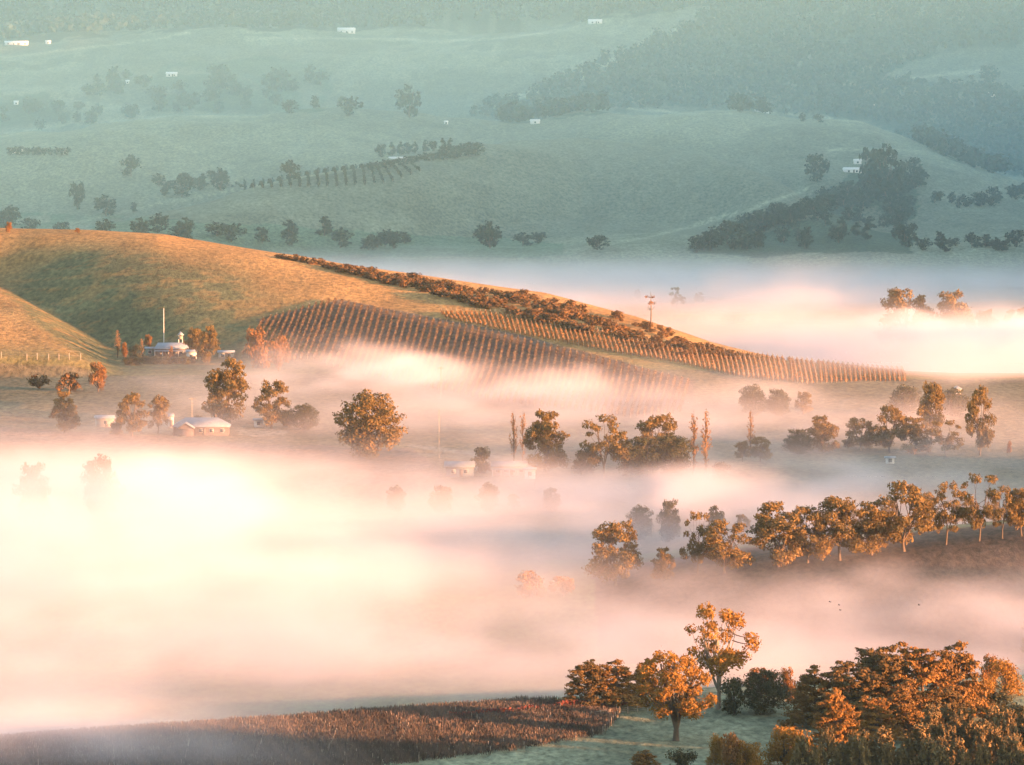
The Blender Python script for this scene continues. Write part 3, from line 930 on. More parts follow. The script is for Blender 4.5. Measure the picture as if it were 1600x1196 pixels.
def vine_row(p0, p1, leafmat, label, group, h=1.55, step=7.0, dens=20, leaf=0.32, seed=0, tall=1.0, canes=False):
    rng = np.random.default_rng(seed)
    p0, p1 = np.array(p0[:2]), np.array(p1[:2])
    L = np.linalg.norm(p1 - p0)
    n = max(8, int(L * dens))
    t = rng.random(n)
    xy = p0 + (p1 - p0) * t[:, None] + rng.normal(0, 0.22, (n, 2))
    hh = h * (0.3 + 0.72 * rng.random(n) ** 0.75) * (0.85 + 0.3 * noise(t * L / 2.5, 0, seed=seed))
    P = np.column_stack([xy, T(xy[:, 0], xy[:, 1]) + hh])
    base = np.array([p0[0], p0[1], float(T(p0[0], p0[1]))])
    if canes:       # upright bare shoots: slim blades standing on the row
        ln = leaf * rng.uniform(0.8, 2.2, n)
        lean = rng.normal(0, 0.16, (n, 3)) * [1, 1, 0] + [0, 0, 1]
        sd = rng.normal(0, 1, (n, 3)) * [1, 1, 0]
        sd /= np.linalg.norm(sd, axis=1)[:, None] + 1e-9
        B = P - base - [0, 0, 0.35]
        wv = sd * (0.035 + 0.04 * rng.random((n, 1)))
        V = np.stack([B - wv, B + wv, B + lean * ln[:, None] + wv * 0.4, B + lean * ln[:, None] - wv * 0.4], 1).reshape(-1, 3)
        F = np.arange(4 * n).reshape(-1, 4)
    else:
        V, F = cards(P - base, rng.normal(0, 1, (n, 3)) + [0, 0, 0.2], leaf, rng, aspect=1.8)
    o = mesh_obj('vine_row', np_mesh('vine_row', V, F, [LEAF[leafmat]]))
    o.location = base
    tag(o, label, 'vine row', group)
    m = max(2, int(L / step) + 1)
    for k in range(m):
        q = p0 + (p1 - p0) * k / (m - 1)
        c = mesh_obj('post', POST, o)
        c.location = Vector((q[0], q[1], float(T(q[0], q[1])))) - Vector(base)
        c.scale = (1, 1, tall * (1.12 if k in (0, m - 1) else 1.0))
    return o


ri = np.interp
# front block, running down and to the left
US = np.arange(412, 1084, 10.2)
for k, u in enumerate(US):
    vt = ri(u, [412, 520, 602, 737, 839, 950, 1084], [503, 471, 490, 516, 540, 567, 602])
    du = ri(u, [412, 700, 1084], [-34, -34, -14])
    dv = ri(u, [412, 470, 560, 800, 1000, 1084], [55, 82, 98, 98, 74, 44])
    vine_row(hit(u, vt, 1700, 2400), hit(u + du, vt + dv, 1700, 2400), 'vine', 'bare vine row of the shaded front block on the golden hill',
             'vine rows of the front block', seed=300 + k)
# back block along the crest, steeper; golden sunlight put into its rust leaves
US = np.arange(690, 1405, 7.6)
for k, u in enumerate(US):
    vt = ri(u, [690, 800, 950, 1050, 1150, 1250, 1350, 1500], [490, 493, 523, 541, 553, 566, 574, 588])
    dv = ri(u, [690, 800, 950, 1050, 1150, 1250, 1350, 1500], [10, 30, 29, 27, 38, 34, 22, 9])
    vine_row(hit(u, vt, 1700, 2400), hit(u + 9, vt + dv, 1700, 2400), 'rust', 'sunlit amber vine row of the back block along the hill crest',
             'vine rows of the back block', seed=500 + k, step=6, h=float(ri(u, [690, 1200, 1405], [1.35, 1.15, 0.6])), dens=13)
# near block, lower edge of the picture: rows lie along the rise
def near_edge(x):
    return float(ri(x, [-140, -110, 10, 40], [1036, 1052, 1114, 1130])) - 2


for k in range(29):
    off = 2.6 * k
    xa, xb = -118.0 + 0.4 * k, float(ri(off, [0, 10, 25, 48, 60, 72, 80], [3, 14, 21, 17, 2, -28, -52]))
    vine_row((xa, near_edge(xa) - off), (xb, near_edge(xb) - off), 'maroon', 'leafless maroon vine row of the near vineyard', 'vine rows of the near vineyard',
             seed=700 + k, step=14, dens=58, leaf=0.34, h=1.25, tall=0.75, canes=True)
for k, (u0, v0, u1, v1) in enumerate(((700, 1125, 880, 1110), (876, 1112, 1016, 1106))):
    vine_row(hit(u0, v0), hit(u1, v1), 'red', ('red leaved vine row running into the dark cypress',
             'bright red vine row behind the fence posts')[k], 'red vine rows', seed=800 + k, step=9, dens=20, leaf=0.32, h=1.4 if k < 1 else 1.9, tall=0.8)


def fence(label, pts, post=FPOST, wires=(0.5, 0.85, 1.2), sc=1.0):
    P = [hit(u, v) for u, v in pts]
    o = empty('fence', P[0])
    tag(o, label, 'fence')
    W = []
    for p in P:
        c = mesh_obj('post', post, o)
        c.location = p - P[0]
        c.scale = (sc, sc, sc)
    for h in wires:
        W.append(tube(np.array([np.array(p - P[0]) + [0, 0, h * sc] for p in P]), [0.018] * len(P), 4))
    mesh_obj('wire', np_mesh('wire', *join(W), [M_WIRE]), o)
    return o


fence('row of pale fence posts along the red vines', [(924, 1123), (938, 1121), (953, 1119), (967, 1117), (981, 1115), (996, 1114), (1012, 1112), (1110, 1107), (1126, 1106)])
fence('post and wire fence across the foot of the golden knoll', [(2, 560), (42, 563), (58, 562), (76, 563), (92, 563), (108, 562), (126, 563)], wires=(0.9, 1.8, 2.6), sc=1.7)


def utility_pole(label, u, vb, vt, r=0.16, arm=True, m=None, d=None):
    p = hit(u, vb) if d is None else Vector((ray(u, vb)[0] * d, d, float(T(ray(u, vb)[0] * d, d))))
    H = at(u, vt, p.y)[2] - p.z
    o = empty('utility_pole', p)
    tag(o, label, 'pole')
    mm = m or M_POST
    mesh_obj('shaft', np_mesh('shaft', *tube(np.array([[0, 0, -0.5], [0, 0, H * 0.5], [0, 0, H], [0, 0, H + 0.03]]), [r, r * 0.85, r * 0.7, 0.01], 8), [mm]), o)
    if arm:
        a, b = tube(np.array([[-1.1, 0, 0], [0, 0, 0], [1.1, 0, 0]]), [0.07, 0.07, 0.07], 4)
        c = mesh_obj('crossarm', np_mesh('crossarm', a, b, [mm]), o)
        c.location = (0, -r, H - 0.5)
        for s in (-0.9, -0.35, 0.9):
            i = mesh_obj('insulator', np_mesh('insulator', *tube(np.array([[0, 0, 0.05], [0, 0, 0.16], [0, 0, 0.25]]), [0.05, 0.06, 0.02], 6), [M_WHITE]), c)
            i.location = (s, 0, 0)
    return o


utility_pole('tall white mast behind the roof of the hill farmhouse', 256, 545, 482, r=0.17, arm=False, m=M_WHITE)
utility_pole('pale power pole at the foot of the front vine rows', 689, 622, 573, r=0.11)
utility_pole('thin dark power pole in the peach mist beside the great rounded gum', 686, 716, 640, r=0.09, arm=False)
utility_pole('slim wooden pole behind the hip roofed house', 300, 672, 621, r=0.1)

# the dead tree on the hill crest
p = hit(1017, 508)
H = at(1017, 456, p.y)[2] - p.z
o = tag(empty('dead_tree', p), 'leafless dead tree sticking up from the scrub on the crest', 'tree')
rng = np.random.default_rng(77)
W = [tube(np.array([[0, 0, -0.5], [0.1, 0, H * 0.5], [-0.1, 0, H]]), [0.32, 0.22, 0.05], 6)]
mesh_obj('trunk', np_mesh('trunk', *join(W), [M_BARK]), o)
for k in range(9):
    h = H * rng.uniform(0.4, 0.92)
    a = rng.random() * 6.28
    e = np.array([math.cos(a) * 1.6, math.sin(a) * 1.6, h + rng.uniform(0.4, 1.6)])
    mesh_obj('branch', np_mesh('branch', *limb([0, 0, h], e, 0.10, 0.03, rng, 0.2, 5), [M_BARK]), o)
V = [clump([rng.normal(0, 0.9), rng.normal(0, 0.9), H * rng.uniform(0.6, 1.0)], 0.7, 26, 0.3, rng) for k in range(7)]
mesh_obj('crown', np_mesh('crown', *join(V), [LEAF['rust']]), o)

# ------------------------------------------------------------------ buildings
M_ROOF_PALE = mat('pale_metal_roof', (0.17, 0.19, 0.22), rough=0.55, var=0.12, scale=0.7, spec=0.4)
M_ROOF_BLUE = mat('blue_grey_metal_roof', (0.11, 0.135, 0.16), rough=0.55, var=0.12, scale=0.7, spec=0.4)
M_ROOF_DARK = mat('dark_roof', (0.10, 0.10, 0.11), rough=0.7, var=0.2, scale=0.7)
M_WALL_PALE = mat('pale_boards', (0.24, 0.22, 0.2), var=0.12, scale=0.8)
M_WALL_BROWN = mat('brown_brick', (0.085, 0.07, 0.066), var=0.25, scale=1.5)
M_WALL_TEAL = mat('green_painted_boards', (0.10, 0.17, 0.15), var=0.15, scale=0.8)
M_GLASS = mat('window_glass', (0.03, 0.04, 0.05), rough=0.15, spec=0.5, var=0.1)
M_DOOR = mat('painted_door', (0.12, 0.09, 0.07), rough=0.6, var=0.1)


def bx(lo, hi):
    V = np.array([(x, y, z) for x in (lo[0], hi[0]) for y in (lo[1], hi[1]) for z in (lo[2], hi[2])], float)
    F = np.array([(0, 1, 3, 2), (4, 6, 7, 5), (0, 4, 5, 1), (2, 3, 7, 6), (0, 2, 6, 4), (1, 5, 7, 3)])
    return V, F


def roof_geo(w, d, z, rise, over, hip):
    """A gable (hip=0) or hipped roof with thickness, ridge along x."""
    a, b, e = w / 2 + over, d / 2 + over, hip
    t = 0.14
    V = np.array([(-a, -b, z), (a, -b, z), (a, b, z), (-a, b, z), (-a + e, 0, z + rise), (a - e, 0, z + rise),
                  (-a, -b, z - t), (a, -b, z - t), (a, b, z - t), (-a, b, z - t)], float)
    Q = np.array([(0, 1, 5, 4), (2, 3, 4, 5), (6, 9, 8, 7), (0, 6, 7, 1), (1, 7, 8, 2), (2, 8, 9, 3), (3, 9, 6, 0)])
    Tr = np.array([(0, 4, 3), (1, 2, 5)])
    return V, [Q, Tr]


def house(name, label, u, vb, w, d, h, rise, wall=M_WALL_PALE, roof=M_ROOF_PALE, hip=0.0, rz=0.0, windows=3, door=True, chimney=False,
          wing=None, veranda=False, group=None, over=0.45, cat='house', depth=None):
    p = hit(u, vb) if depth is None else Vector((ray(u, vb)[0] * depth, depth, float(T(ray(u, vb)[0] * depth, depth))))
    p.y += d / 2
    p.z = float(np.min(T(np.array([p.x - w / 2, p.x + w / 2, p.x]), np.array([p.y - d / 2, p.y - d / 2, p.y])))) + 0.15
    o = empty(name, p, rz)
    tag(o, label, cat, group)
    mesh_obj('wall', np_mesh('wall', *bx((-w / 2, -d / 2, -1.5), (w / 2, d / 2, h)), [wall]), o)
    V, F = roof_geo(w, d, h + 0.142, rise, over, hip)
    ro = mesh_obj('roof', np_mesh('roof', V, F, [roof]), o)
    if not hip:
        g = np_mesh('gable', np.array([(s * (w / 2 - 0.02), y, z) for s in (-1, 1) for y, z in ((-d / 2, h), (d / 2, h), (0, h + rise * 0.93))]), np.array([(0, 1, 2), (3, 4, 5)]), [wall])
        mesh_obj('gable', g, o)
    if chimney:
        mesh_obj('chimney', np_mesh('chimney', *bx((w * 0.22, 0.3, h + 0.3), (w * 0.22 + 0.8, 1.1, h + rise + 1.1)), [M_WALL_BROWN]), ro)
    for k in range(windows):
        x = -w / 2 + w * (k + 0.6) / (windows + 0.2)
        win = mesh_obj('window', np_mesh('window', *bx((-0.62, -0.06, -0.62), (0.62, 0.03, 0.62)), [M_WHITE]), o)
        win.location = (x, -d / 2, h * 0.56)
        mesh_obj('pane', np_mesh('pane', *bx((-0.52, -0.10, -0.52), (0.52, -0.062, 0.52)), [M_GLASS]), win)
    if door:
        dr = mesh_obj('door', np_mesh('door', *bx((-0.5, -0.06, 0), (0.5, 0.03, 2.05)), [M_DOOR]), o)
        dr.location = (w * 0.06, -d / 2, 0.05)
    if veranda:
        V, F = bx((-w / 2 - 0.3, -d / 2 - 2.4, h - 0.42), (w / 2 + 0.3, -d / 2 - 0.46, h - 0.30))
        V[:, 2] += (V[:, 1] + d / 2) * 0.12
        mesh_obj('veranda_roof', np_mesh('veranda_roof', V, F, [roof]), o)
        for k in range(5):
            c = mesh_obj('veranda_post', np_mesh('veranda_post', *bx((-0.08, -0.08, -1.2), (0.08, 0.08, h - 0.68)), [M_WHITE]), o)
            c.location = (-w / 2 + w * k / 4, -d / 2 - 2.3, 0)
    if wing:
        wx, ww, wd, wh, wr = wing
        mesh_obj('wing', np_mesh('wing', *bx((wx - ww / 2, -d / 2 - wd, -1.5), (wx + ww / 2, -d / 2 - 0.003, wh)), [wall]), o)
        a, y0, y1, z = ww / 2 + 0.35, -d / 2 - wd - 0.4, 0.0, wh + 0.1
        V = np.array([(wx - a, y0, z), (wx + a, y0, z), (wx, y0, z + wr), (wx - a, y1, z), (wx + a, y1, z), (wx, y1, z + wr)], float)
        V = np.concatenate([V, V - [0, 0, 0.13]])
        Q = np.array([(0, 2, 5, 3), (2, 1, 4, 5), (6, 9, 11, 8), (8, 11, 10, 7), (0, 6, 8, 2), (2, 8, 7, 1), (3, 9, 6, 0), (1, 7, 10, 4)])
        mesh_obj('wing_roof', np_mesh('wing_roof', V, Q, [roof]), o)
        mesh_obj('wing_gable', np_mesh('wing_gable', np.array([(wx - ww / 2, -d / 2 - wd - 0.004, wh), (wx + ww / 2, -d / 2 - wd - 0.004, wh), (wx, -d / 2 - wd - 0.004, wh + wr * 0.9)]), np.array([(0, 1, 2)]), [wall]), o)
    return o


# terrace, left
house('farmhouse', 'hip roofed farmhouse with pale blue metal roof and front gable on the terrace', 314, 681, 17.0, 9.0, 2.5, 2.5, wall=M_WALL_BROWN, roof=M_ROOF_PALE,
      hip=4.0, windows=5, chimney=True, wing=(-4.6, 5.0, 3.2, 2.3, 1.7))
house('shed', 'pale low shed beside the small dark corner bush', 163, 668, 5.4, 4.5, 2.6, 0.8, wall=M_WALL_PALE, windows=1, cat='shed', rz=0.2)
house('shed', 'little white shed on the terrace under the soft brown tree', 404, 668, 2.8, 2.6, 2.0, 0.5, wall=M_WHITE, windows=1, door=False, cat='shed')
house('shed', 'narrow white hut between the twiggy tree and the hip roofed farmhouse', 267, 668, 1.7, 1.7, 3.2, 0.8, wall=M_WHITE, windows=0, cat='shed', over=0.2)
# terrace, centre
house('farm_building', 'long blue grey farm building in mist left of the blue grey bush', 718, 746, 8.0, 6.0, 2.7, 1.4, wall=M_ROOF_BLUE, roof=M_ROOF_BLUE, windows=2, cat='barn')
house('farm_building', 'open fronted farm building with blue metal roof beside the bare poplars', 796, 744, 9.6, 6.5, 2.5, 1.2, wall=M_WALL_PALE, roof=M_ROOF_BLUE, windows=4, cat='barn', veranda=True)
house('shed', 'small white shed at the foot of the big dense gum', 828, 749, 3.2, 3.0, 2.5, 0.5, wall=M_WHITE, roof=M_ROOF_PALE, windows=1, door=False, cat='shed')
house('shed', 'white box shed half sunk in mist below the grey green clump', 1391, 725, 2.4, 2.0, 1.5, 0.35, wall=M_WHITE, windows=1, door=False, cat='shed')
house('cottage', 'tiny white gabled cottage at the foot of the hill on the right', 1496, 616, 2.0, 2.4, 1.5, 0.9, wall=M_WHITE, rz=math.pi / 2, windows=1, cat='house')
# hill farm
house('farmhouse', 'hill farmhouse with a long pale roof over a dark veranda', 267, 558, 11.5, 7.5, 2.7, 2.0, wall=M_WALL_BROWN, roof=M_ROOF_PALE, windows=4, veranda=True, chimney=False, hip=1.2)
house('annexe', 'white annexe at the end of the hill farmhouse', 299, 565, 3.4, 4.0, 3.2, 0.7, wall=M_WHITE, windows=1, cat='shed')
house('shed', 'green shed at the other end of the hill farmhouse', 234, 557, 3.0, 3.0, 2.6, 0.5, wall=M_WALL_TEAL, roof=M_ROOF_PALE, windows=1, door=False, cat='shed')
house('shed', 'pink lit shed in mist past the brown farm tree', 353, 560, 5.4, 4.0, 2.2, 0.6, wall=M_WALL_PALE, windows=2, cat='shed')
p = hit(280, 552)
o = tag(empty('lookout_tower', p + Vector((0, 9, 0))), 'small white tower with pointed cap behind the hill farmhouse roof', 'tower')
h = at(280, 524, p.y + 9)[2] - p.z
for sx in (-1, 1):
    for sy in (-1, 1):
        mesh_obj('leg', np_mesh('leg', *bx((sx * 0.7 - 0.12, sy * 0.7 - 0.12, -1), (sx * 0.7 + 0.12, sy * 0.7 + 0.12, h)), [M_WHITE]), o)
mesh_obj('cabin', np_mesh('cabin', *bx((-0.85, -0.85, h - 1.5), (0.85, 0.85, h - 0.3)), [M_WALL_PALE]), o)
mesh_obj('roof', np_mesh('roof', np.array([(-1.3, -1.3, h), (1.3, -1.3, h), (1.3, 1.3, h), (-1.3, 1.3, h), (0, 0, h + 1.5)]), [np.array([(0, 3, 2, 1)]), np.array([(0, 1, 4), (1, 2, 4), (2, 3, 4), (3, 0, 4)])], [M_ROOF_PALE]), o)

M_FAR_WHITE = mat('bright_white_paint', (0.52, 0.52, 0.52), var=0.05)
# far hills: (u, v foot, width m, label, wing, wall, roof)
FARH = [
    ('house', 25, 70, 22, 'long white house on the skyline pasture at the frame edge', 2.6),
    ('shed', 75, 69, 5, 'small white shed beside the long skyline house', 2.2),
    ('house', 541, 52, 17, 'broad pale house below the dark top forest', 4.2),
    ('house', 930, 37, 13, 'bright white house on the upper pasture crest', 3.0),
    ('house', 268, 120, 10, 'white house with stepped roofs among the far pasture trees', 2.8),
    ('shed', 199, 131, 3, 'speck of a white shed beside the far pasture trees', 2.0),
    ('house', 331, 146, 10, 'white house with dark windows below the stepped one', 2.8),
    ('shed', 25, 164, 4, 'white shed in the wooded corner of the far pasture', 2.2),
    ('house', 1190, 176, 13, 'white dome roofed barn on the crest of the central hill', 2.6),
    ('shed', 836, 194, 7, 'grey barn at the dip of the central hill crest', 2.2),
    ('shed', 697, 194, 2.6, 'tiny pale hut on the central hill crest', 1.6),
    ('shed', 1368, 165, 3.4, 'small bright shed at the edge of the right hand forest', 2.2),
    ('house', 1558, 151, 15, 'long pink lit house under the far right pasture', 2.6),
    ('shed', 1527, 173, 3, 'tiny white shed in the forest below the pink lit house', 2.0),
    ('shed', 20, 240, 4, 'outermost white shed of the far tree lined yard', 2.4),
    ('shed', 36, 240, 6, 'larger white shed of the far tree lined yard', 2.4),
    ('shed', 101, 242, 4, 'white shed closing the end of the far tree lined yard', 2.4),
    ('house', 622, 250, 13, 'low pale ruin like house under the row of far trees', 2.0),
    ('house', 1332, 270, 12, 'pale villa beside the dark far trees on the right', 2.4),
    ('shed', 1340, 257, 5, 'small pale shed above the far villa', 2.2),
]
for name, u, vb, wd, label, h in FARH:
    house(name, label, u, vb, wd * 0.85, max(2.6, wd * 0.4), h * 0.75, h * 0.5, wall=M_FAR_WHITE, roof=M_FAR_WHITE,
          windows=max(1, int(wd / 4.5)), door=wd > 8, cat=name if name == 'house' else 'shed', over=0.25, rz=0.1)

# birds over the mist
for u, v, d, label in ((1297, 941, 1090, 'dark bird highest of the close trio over the mist'), (1311, 946, 1092, 'dark bird beside the trio leader over the mist'),
                       (1313, 954, 1094, 'dark bird lowest of the close trio over the mist'), (1436, 946, 1096, 'dark bird flying alone over the mist')):
    V = np.array([(-0.32, 0, 0), (-0.1, 0.06, 0.04), (0.22, 0, 0.02), (-0.1, -0.06, 0.04), (-0.05, 0, -0.05), (0.02, 0.45, 0.16), (-0.14, 0.42, 0.15), (0.02, -0.45, 0.2), (-0.14, -0.42, 0.19)])
    Tr = np.array([(0, 1, 4), (1, 2, 4), (2, 3, 4), (3, 0, 4), (0, 3, 1), (1, 3, 2), (1, 2, 5), (1, 5, 6), (3, 7, 2), (3, 8, 7)])
    b = mesh_obj('bird', np_mesh('bird', V, Tr, [M_ROOF_DARK]))
    b.location = at(u, v, d)
    b.rotation_euler = (0.2, 0.1, 2.6 + 0.3 * random.random())
    tag(b, label, 'bird')

# ------------------------------------------------------------------ the far hills: single trees, rows and woods
FARONE = [
    (545, 181, 147, 1.1, 'dark lone tree standing just behind the central hill crest'),
    (640, 184, 132, 0.9, 'tall pale tree past the dark lone one on the crest'),
    (176, 142, 104, 0.8, 'rounded tree left of the stepped white house'),
    (205, 276, 240, 0.9, 'hazy tree alone on the slope under the tree lined yard'),
    (284, 308, 272, 1.1, 'first of two dark trees in the fold of the far hill'),
    (345, 298, 262, 1.0, 'second of two dark trees in the fold of the far hill'),
    (453, 282, 249, 1.0, 'dome shaped tree above the far vine rows'),
    (121, 328, 278, 0.5, 'slim pale tree low on the far slope'),
    (166, 338, 304, 1.2, 'wide dark tree beside the slim pale one'),
    (210, 332, 316, 0.9, 'small far tree by the wide dark one'),
    (1276, 284, 235, 0.85, 'dark round tree standing out before the far villa'),
    (1386, 315, 226, 0.75, 'tallest dark tree of the far grove beside the villa'),
    (1362, 300, 232, 0.7, 'tree leaning on the tallest of the far grove'),
    (1427, 273, 242, 0.9, 'round tree set apart on the outside of the far grove'),
    (1546, 130, 98, 1.1, 'round tree on the far right pasture over the pink lit house'),
    (1416, 386, 344, 1.0, 'broad dark tree at the foot of the far grove'),
    (766, 388, 345, 1.1, 'grey broad tree at the edge of the valley mist'),
    (1470, 390, 362, 0.9, 'pointed tree on the far low field'),
    (1518, 388, 362, 0.9, 'second pointed tree on the far low field'),
    (1588, 386, 355, 1.0, 'dark tree closing the far low field at the frame edge'),
]
rr = random.Random(21)
for u, vb, vt, wd, label in FARONE:
    plant_px('fargum%d' % rr.randrange(3), 'far_tree', label, 'tree', u, vb, vt, wd, lo=2600)


def scatter_far(n, poly, hpx, label, group, wd=(0.8, 1.3), pine=0.15):
    P = np.array(poly, float)
    lo, hi = P.min(0), P.max(0)
    k = 0
    while k < n:
        u, v = rr.uniform(lo[0], hi[0]), rr.uniform(lo[1], hi[1])
        if not inside(np.array([u]), np.array([v]), poly)[0]:
            continue
        k += 1
        h = rr.uniform(*hpx)
        plant_px('farpine0' if rr.random() < pine else 'fargum%d' % rr.randrange(3), 'far_tree', label, 'tree', u, v, v - h, rr.uniform(*wd), group=group, lo=2600)


scatter_far(50, [(1080, 392), (1180, 352), (1290, 312), (1340, 285), (1420, 285), (1425, 330), (1410, 375), (1330, 395)], (20, 34),
            'dark tree in the wooded gully below the far villa', 'trees of the far wooded gully')
scatter_far(24, [(1420, 318), (1500, 308), (1610, 300), (1610, 318), (1430, 334)], (12, 22), 'tree in the line along the far low field', 'trees along the far low field')
scatter_far(14, [(1440, 384), (1610, 378), (1610, 392), (1440, 396)], (12, 24), 'small dark tree on the rim of the far low field', 'trees on the rim of the low field', pine=0.6)
scatter_far(30, [(230, 125), (420, 110), (520, 130), (495, 178), (240, 178)], (16, 32), 'hazy tree in the woods round the far white houses', 'trees round the far white houses')
scatter_far(18, [(0, 165), (90, 165), (240, 185), (100, 205), (0, 205)], (14, 26), 'hazy tree in the wooded corner at the far left', 'trees of the far wooded corner')
scatter_far(11, [(150, 120), (240, 118), (230, 150), (120, 150)], (12, 24), 'hazy tree beside the rounded far tree', 'trees beside the rounded far tree')
scatter_far(12, [(690, 182), (830, 150), (960, 165), (830, 190)], (14, 26), 'hazy tree under the pale far track', 'trees under the pale far track')
scatter_far(30, [(0, 352), (120, 350), (330, 362), (600, 372), (940, 384), (940, 394), (600, 392), (0, 375)], (18, 34), 'blue grey tree along the near foot of the far hills',
            'trees along the foot of the far hills', wd=(1.0, 1.8))
scatter_far(10, [(240, 285), (360, 275), (350, 300), (250, 308)], (12, 24), 'dark tree in the fold of the far hill', 'trees in the fold of the far hill')
scatter_far(6, [(1440, 240), (1600, 235), (1600, 262), (1480, 255)], (14, 24), 'tree above the wisp of mist on the far right', 'trees above the far wisp')
scatter_far(24, [(1230, 190), (1300, 165), (1620, 150), (1620, 230), (1460, 215)], (14, 26), 'tree at the lower fringe of the right hand forest', 'trees fringing the right hand forest')
for k in range(30):
    u, v = 1086 + 12.2 * k, 390 - 3.6 * k + (0.035 * (k - 15) ** 2)
    plant_px('fargum%d' % (k % 3), 'far_tree', 'dark tree in the wooded gully below the far villa', 'tree', u + rr.uniform(-4, 4), v + rr.uniform(-3, 3), v - rr.uniform(24, 38), rr.uniform(0.9, 1.4),
             group='trees of the far wooded gully', lo=2600)
for k in range(9):
    plant_px('farpine0' if k % 3 else 'fargum0', 'far_tree', 'small tree in the planted row over the pale ruin like house', 'tree', 598 + 13 * k + rr.uniform(-3, 3), 246 - 1.6 * k,
             226 - 1.2 * k - rr.uniform(0, 5), 0.8, group='planted row of far trees')
for k in range(16):
    plant_px('fargum%d' % (k % 3), 'far_bush', 'dark shrub in the hedge under the planted row of far trees', 'bush', 578 + 11 * k, 266 - 1.7 * k + (k > 10) * 2,
             253 - 1.8 * k - (k > 10) * 6, 1.3, group='far hedge')
for k in range(11):
    plant_px('fargum%d' % (k % 3), 'far_tree', 'small tree in the row of the far tree lined yard', 'tree', 16 + 9 * k, 243, 230 - rr.uniform(0, 2), 0.9, group='row of the far yard')
for k in range(21):
    u = 360 + 14.5 * k
    vt = float(np.interp(u, [362, 420, 540, 650], [290, 284, 262, 260]))
    dv = float(np.interp(u, [362, 420, 540, 600, 650], [7, 11, 30, 26, 10]))
    vine_row(hit(u - 7, vt, 2600, 3600), hit(u + 7, vt + dv, 2600, 3600), 'far', 'short dark vine row on the far hill', 'far vine rows', seed=900 + k, h=1.9, dens=4, leaf=0.8, step=20)


def woodland(name, label, polys, ylim, n, cards_n, size, hgt, seed):
    rng = np.random.default_rng(seed)
    y = rng.uniform(*ylim, n * 6)
    x = y * rng.uniform(-0.105, 0.125, n * 6)
    z = T(x, y)
    u, v = project(x, y, z)
    u2 = u + 40 * (fbm(x / 60, y / 120, seed=41) - 0.5)
    v2 = v + 14 * (fbm(x / 50, y / 100, seed=42) - 0.5)
    k = np.zeros(len(x), bool)
    for p in polys:
        k |= inside(u2, v2, p)
    x, y, z = x[k][:n], y[k][:n], z[k][:n]
    m = len(x)
    H = hgt * rng.uniform(0.6, 1.25, m)
    d = rng.normal(0, 1, (m, cards_n, 3))
    d /= np.linalg.norm(d, axis=2)[..., None]
    rad = rng.uniform(0.55, 1.05, (m, cards_n, 1))
    C = np.stack([x, y, z + H * 0.55], 1)[:, None, :] + d * rad * np.stack([H * 0.33, H * 0.33, H * 0.46], 1)[:, None, :]
    V, F = cards(C.reshape(-1, 3), d.reshape(-1, 3) + [0, 0, 0.3], size, rng, aspect=1.4)
    o = mesh_obj(name, np_mesh(name, V, F, [LEAF['far']]))
    tag(o, kind='stuff')
    print(name, m)


woodland('hillside_woodland', None, [[(1145, 6), (1020, 70), (880, 130), (740, 178), (800, 195), (900, 180), (1060, 168), (1350, 190), (1420, 215), (1500, 255), (1700, 300),
                                      (1700, 150), (1480, 140), (1370, 128), (1460, 85), (1700, 60), (1700, -100)]], (3500, 5400), 6500, 26, 2.3, 11.0, 5)
woodland('mountain_woodland', None, [[(-300, -300), (-300, 72), (60, 66), (300, 43), (560, 48), (900, 35), (1140, 5), (1700, -20), (1700, -300)]], (4600, 6600), 7000, 20, 3.0, 13.0, 6)

# ------------------------------------------------------------------ mist
X0, X1, NX = -230.0, 330.0, 190
Y0, Y1, NY = 960.0, 2960.0, 320
Z0, Z1, NZ = -18.0, 62.0, 58


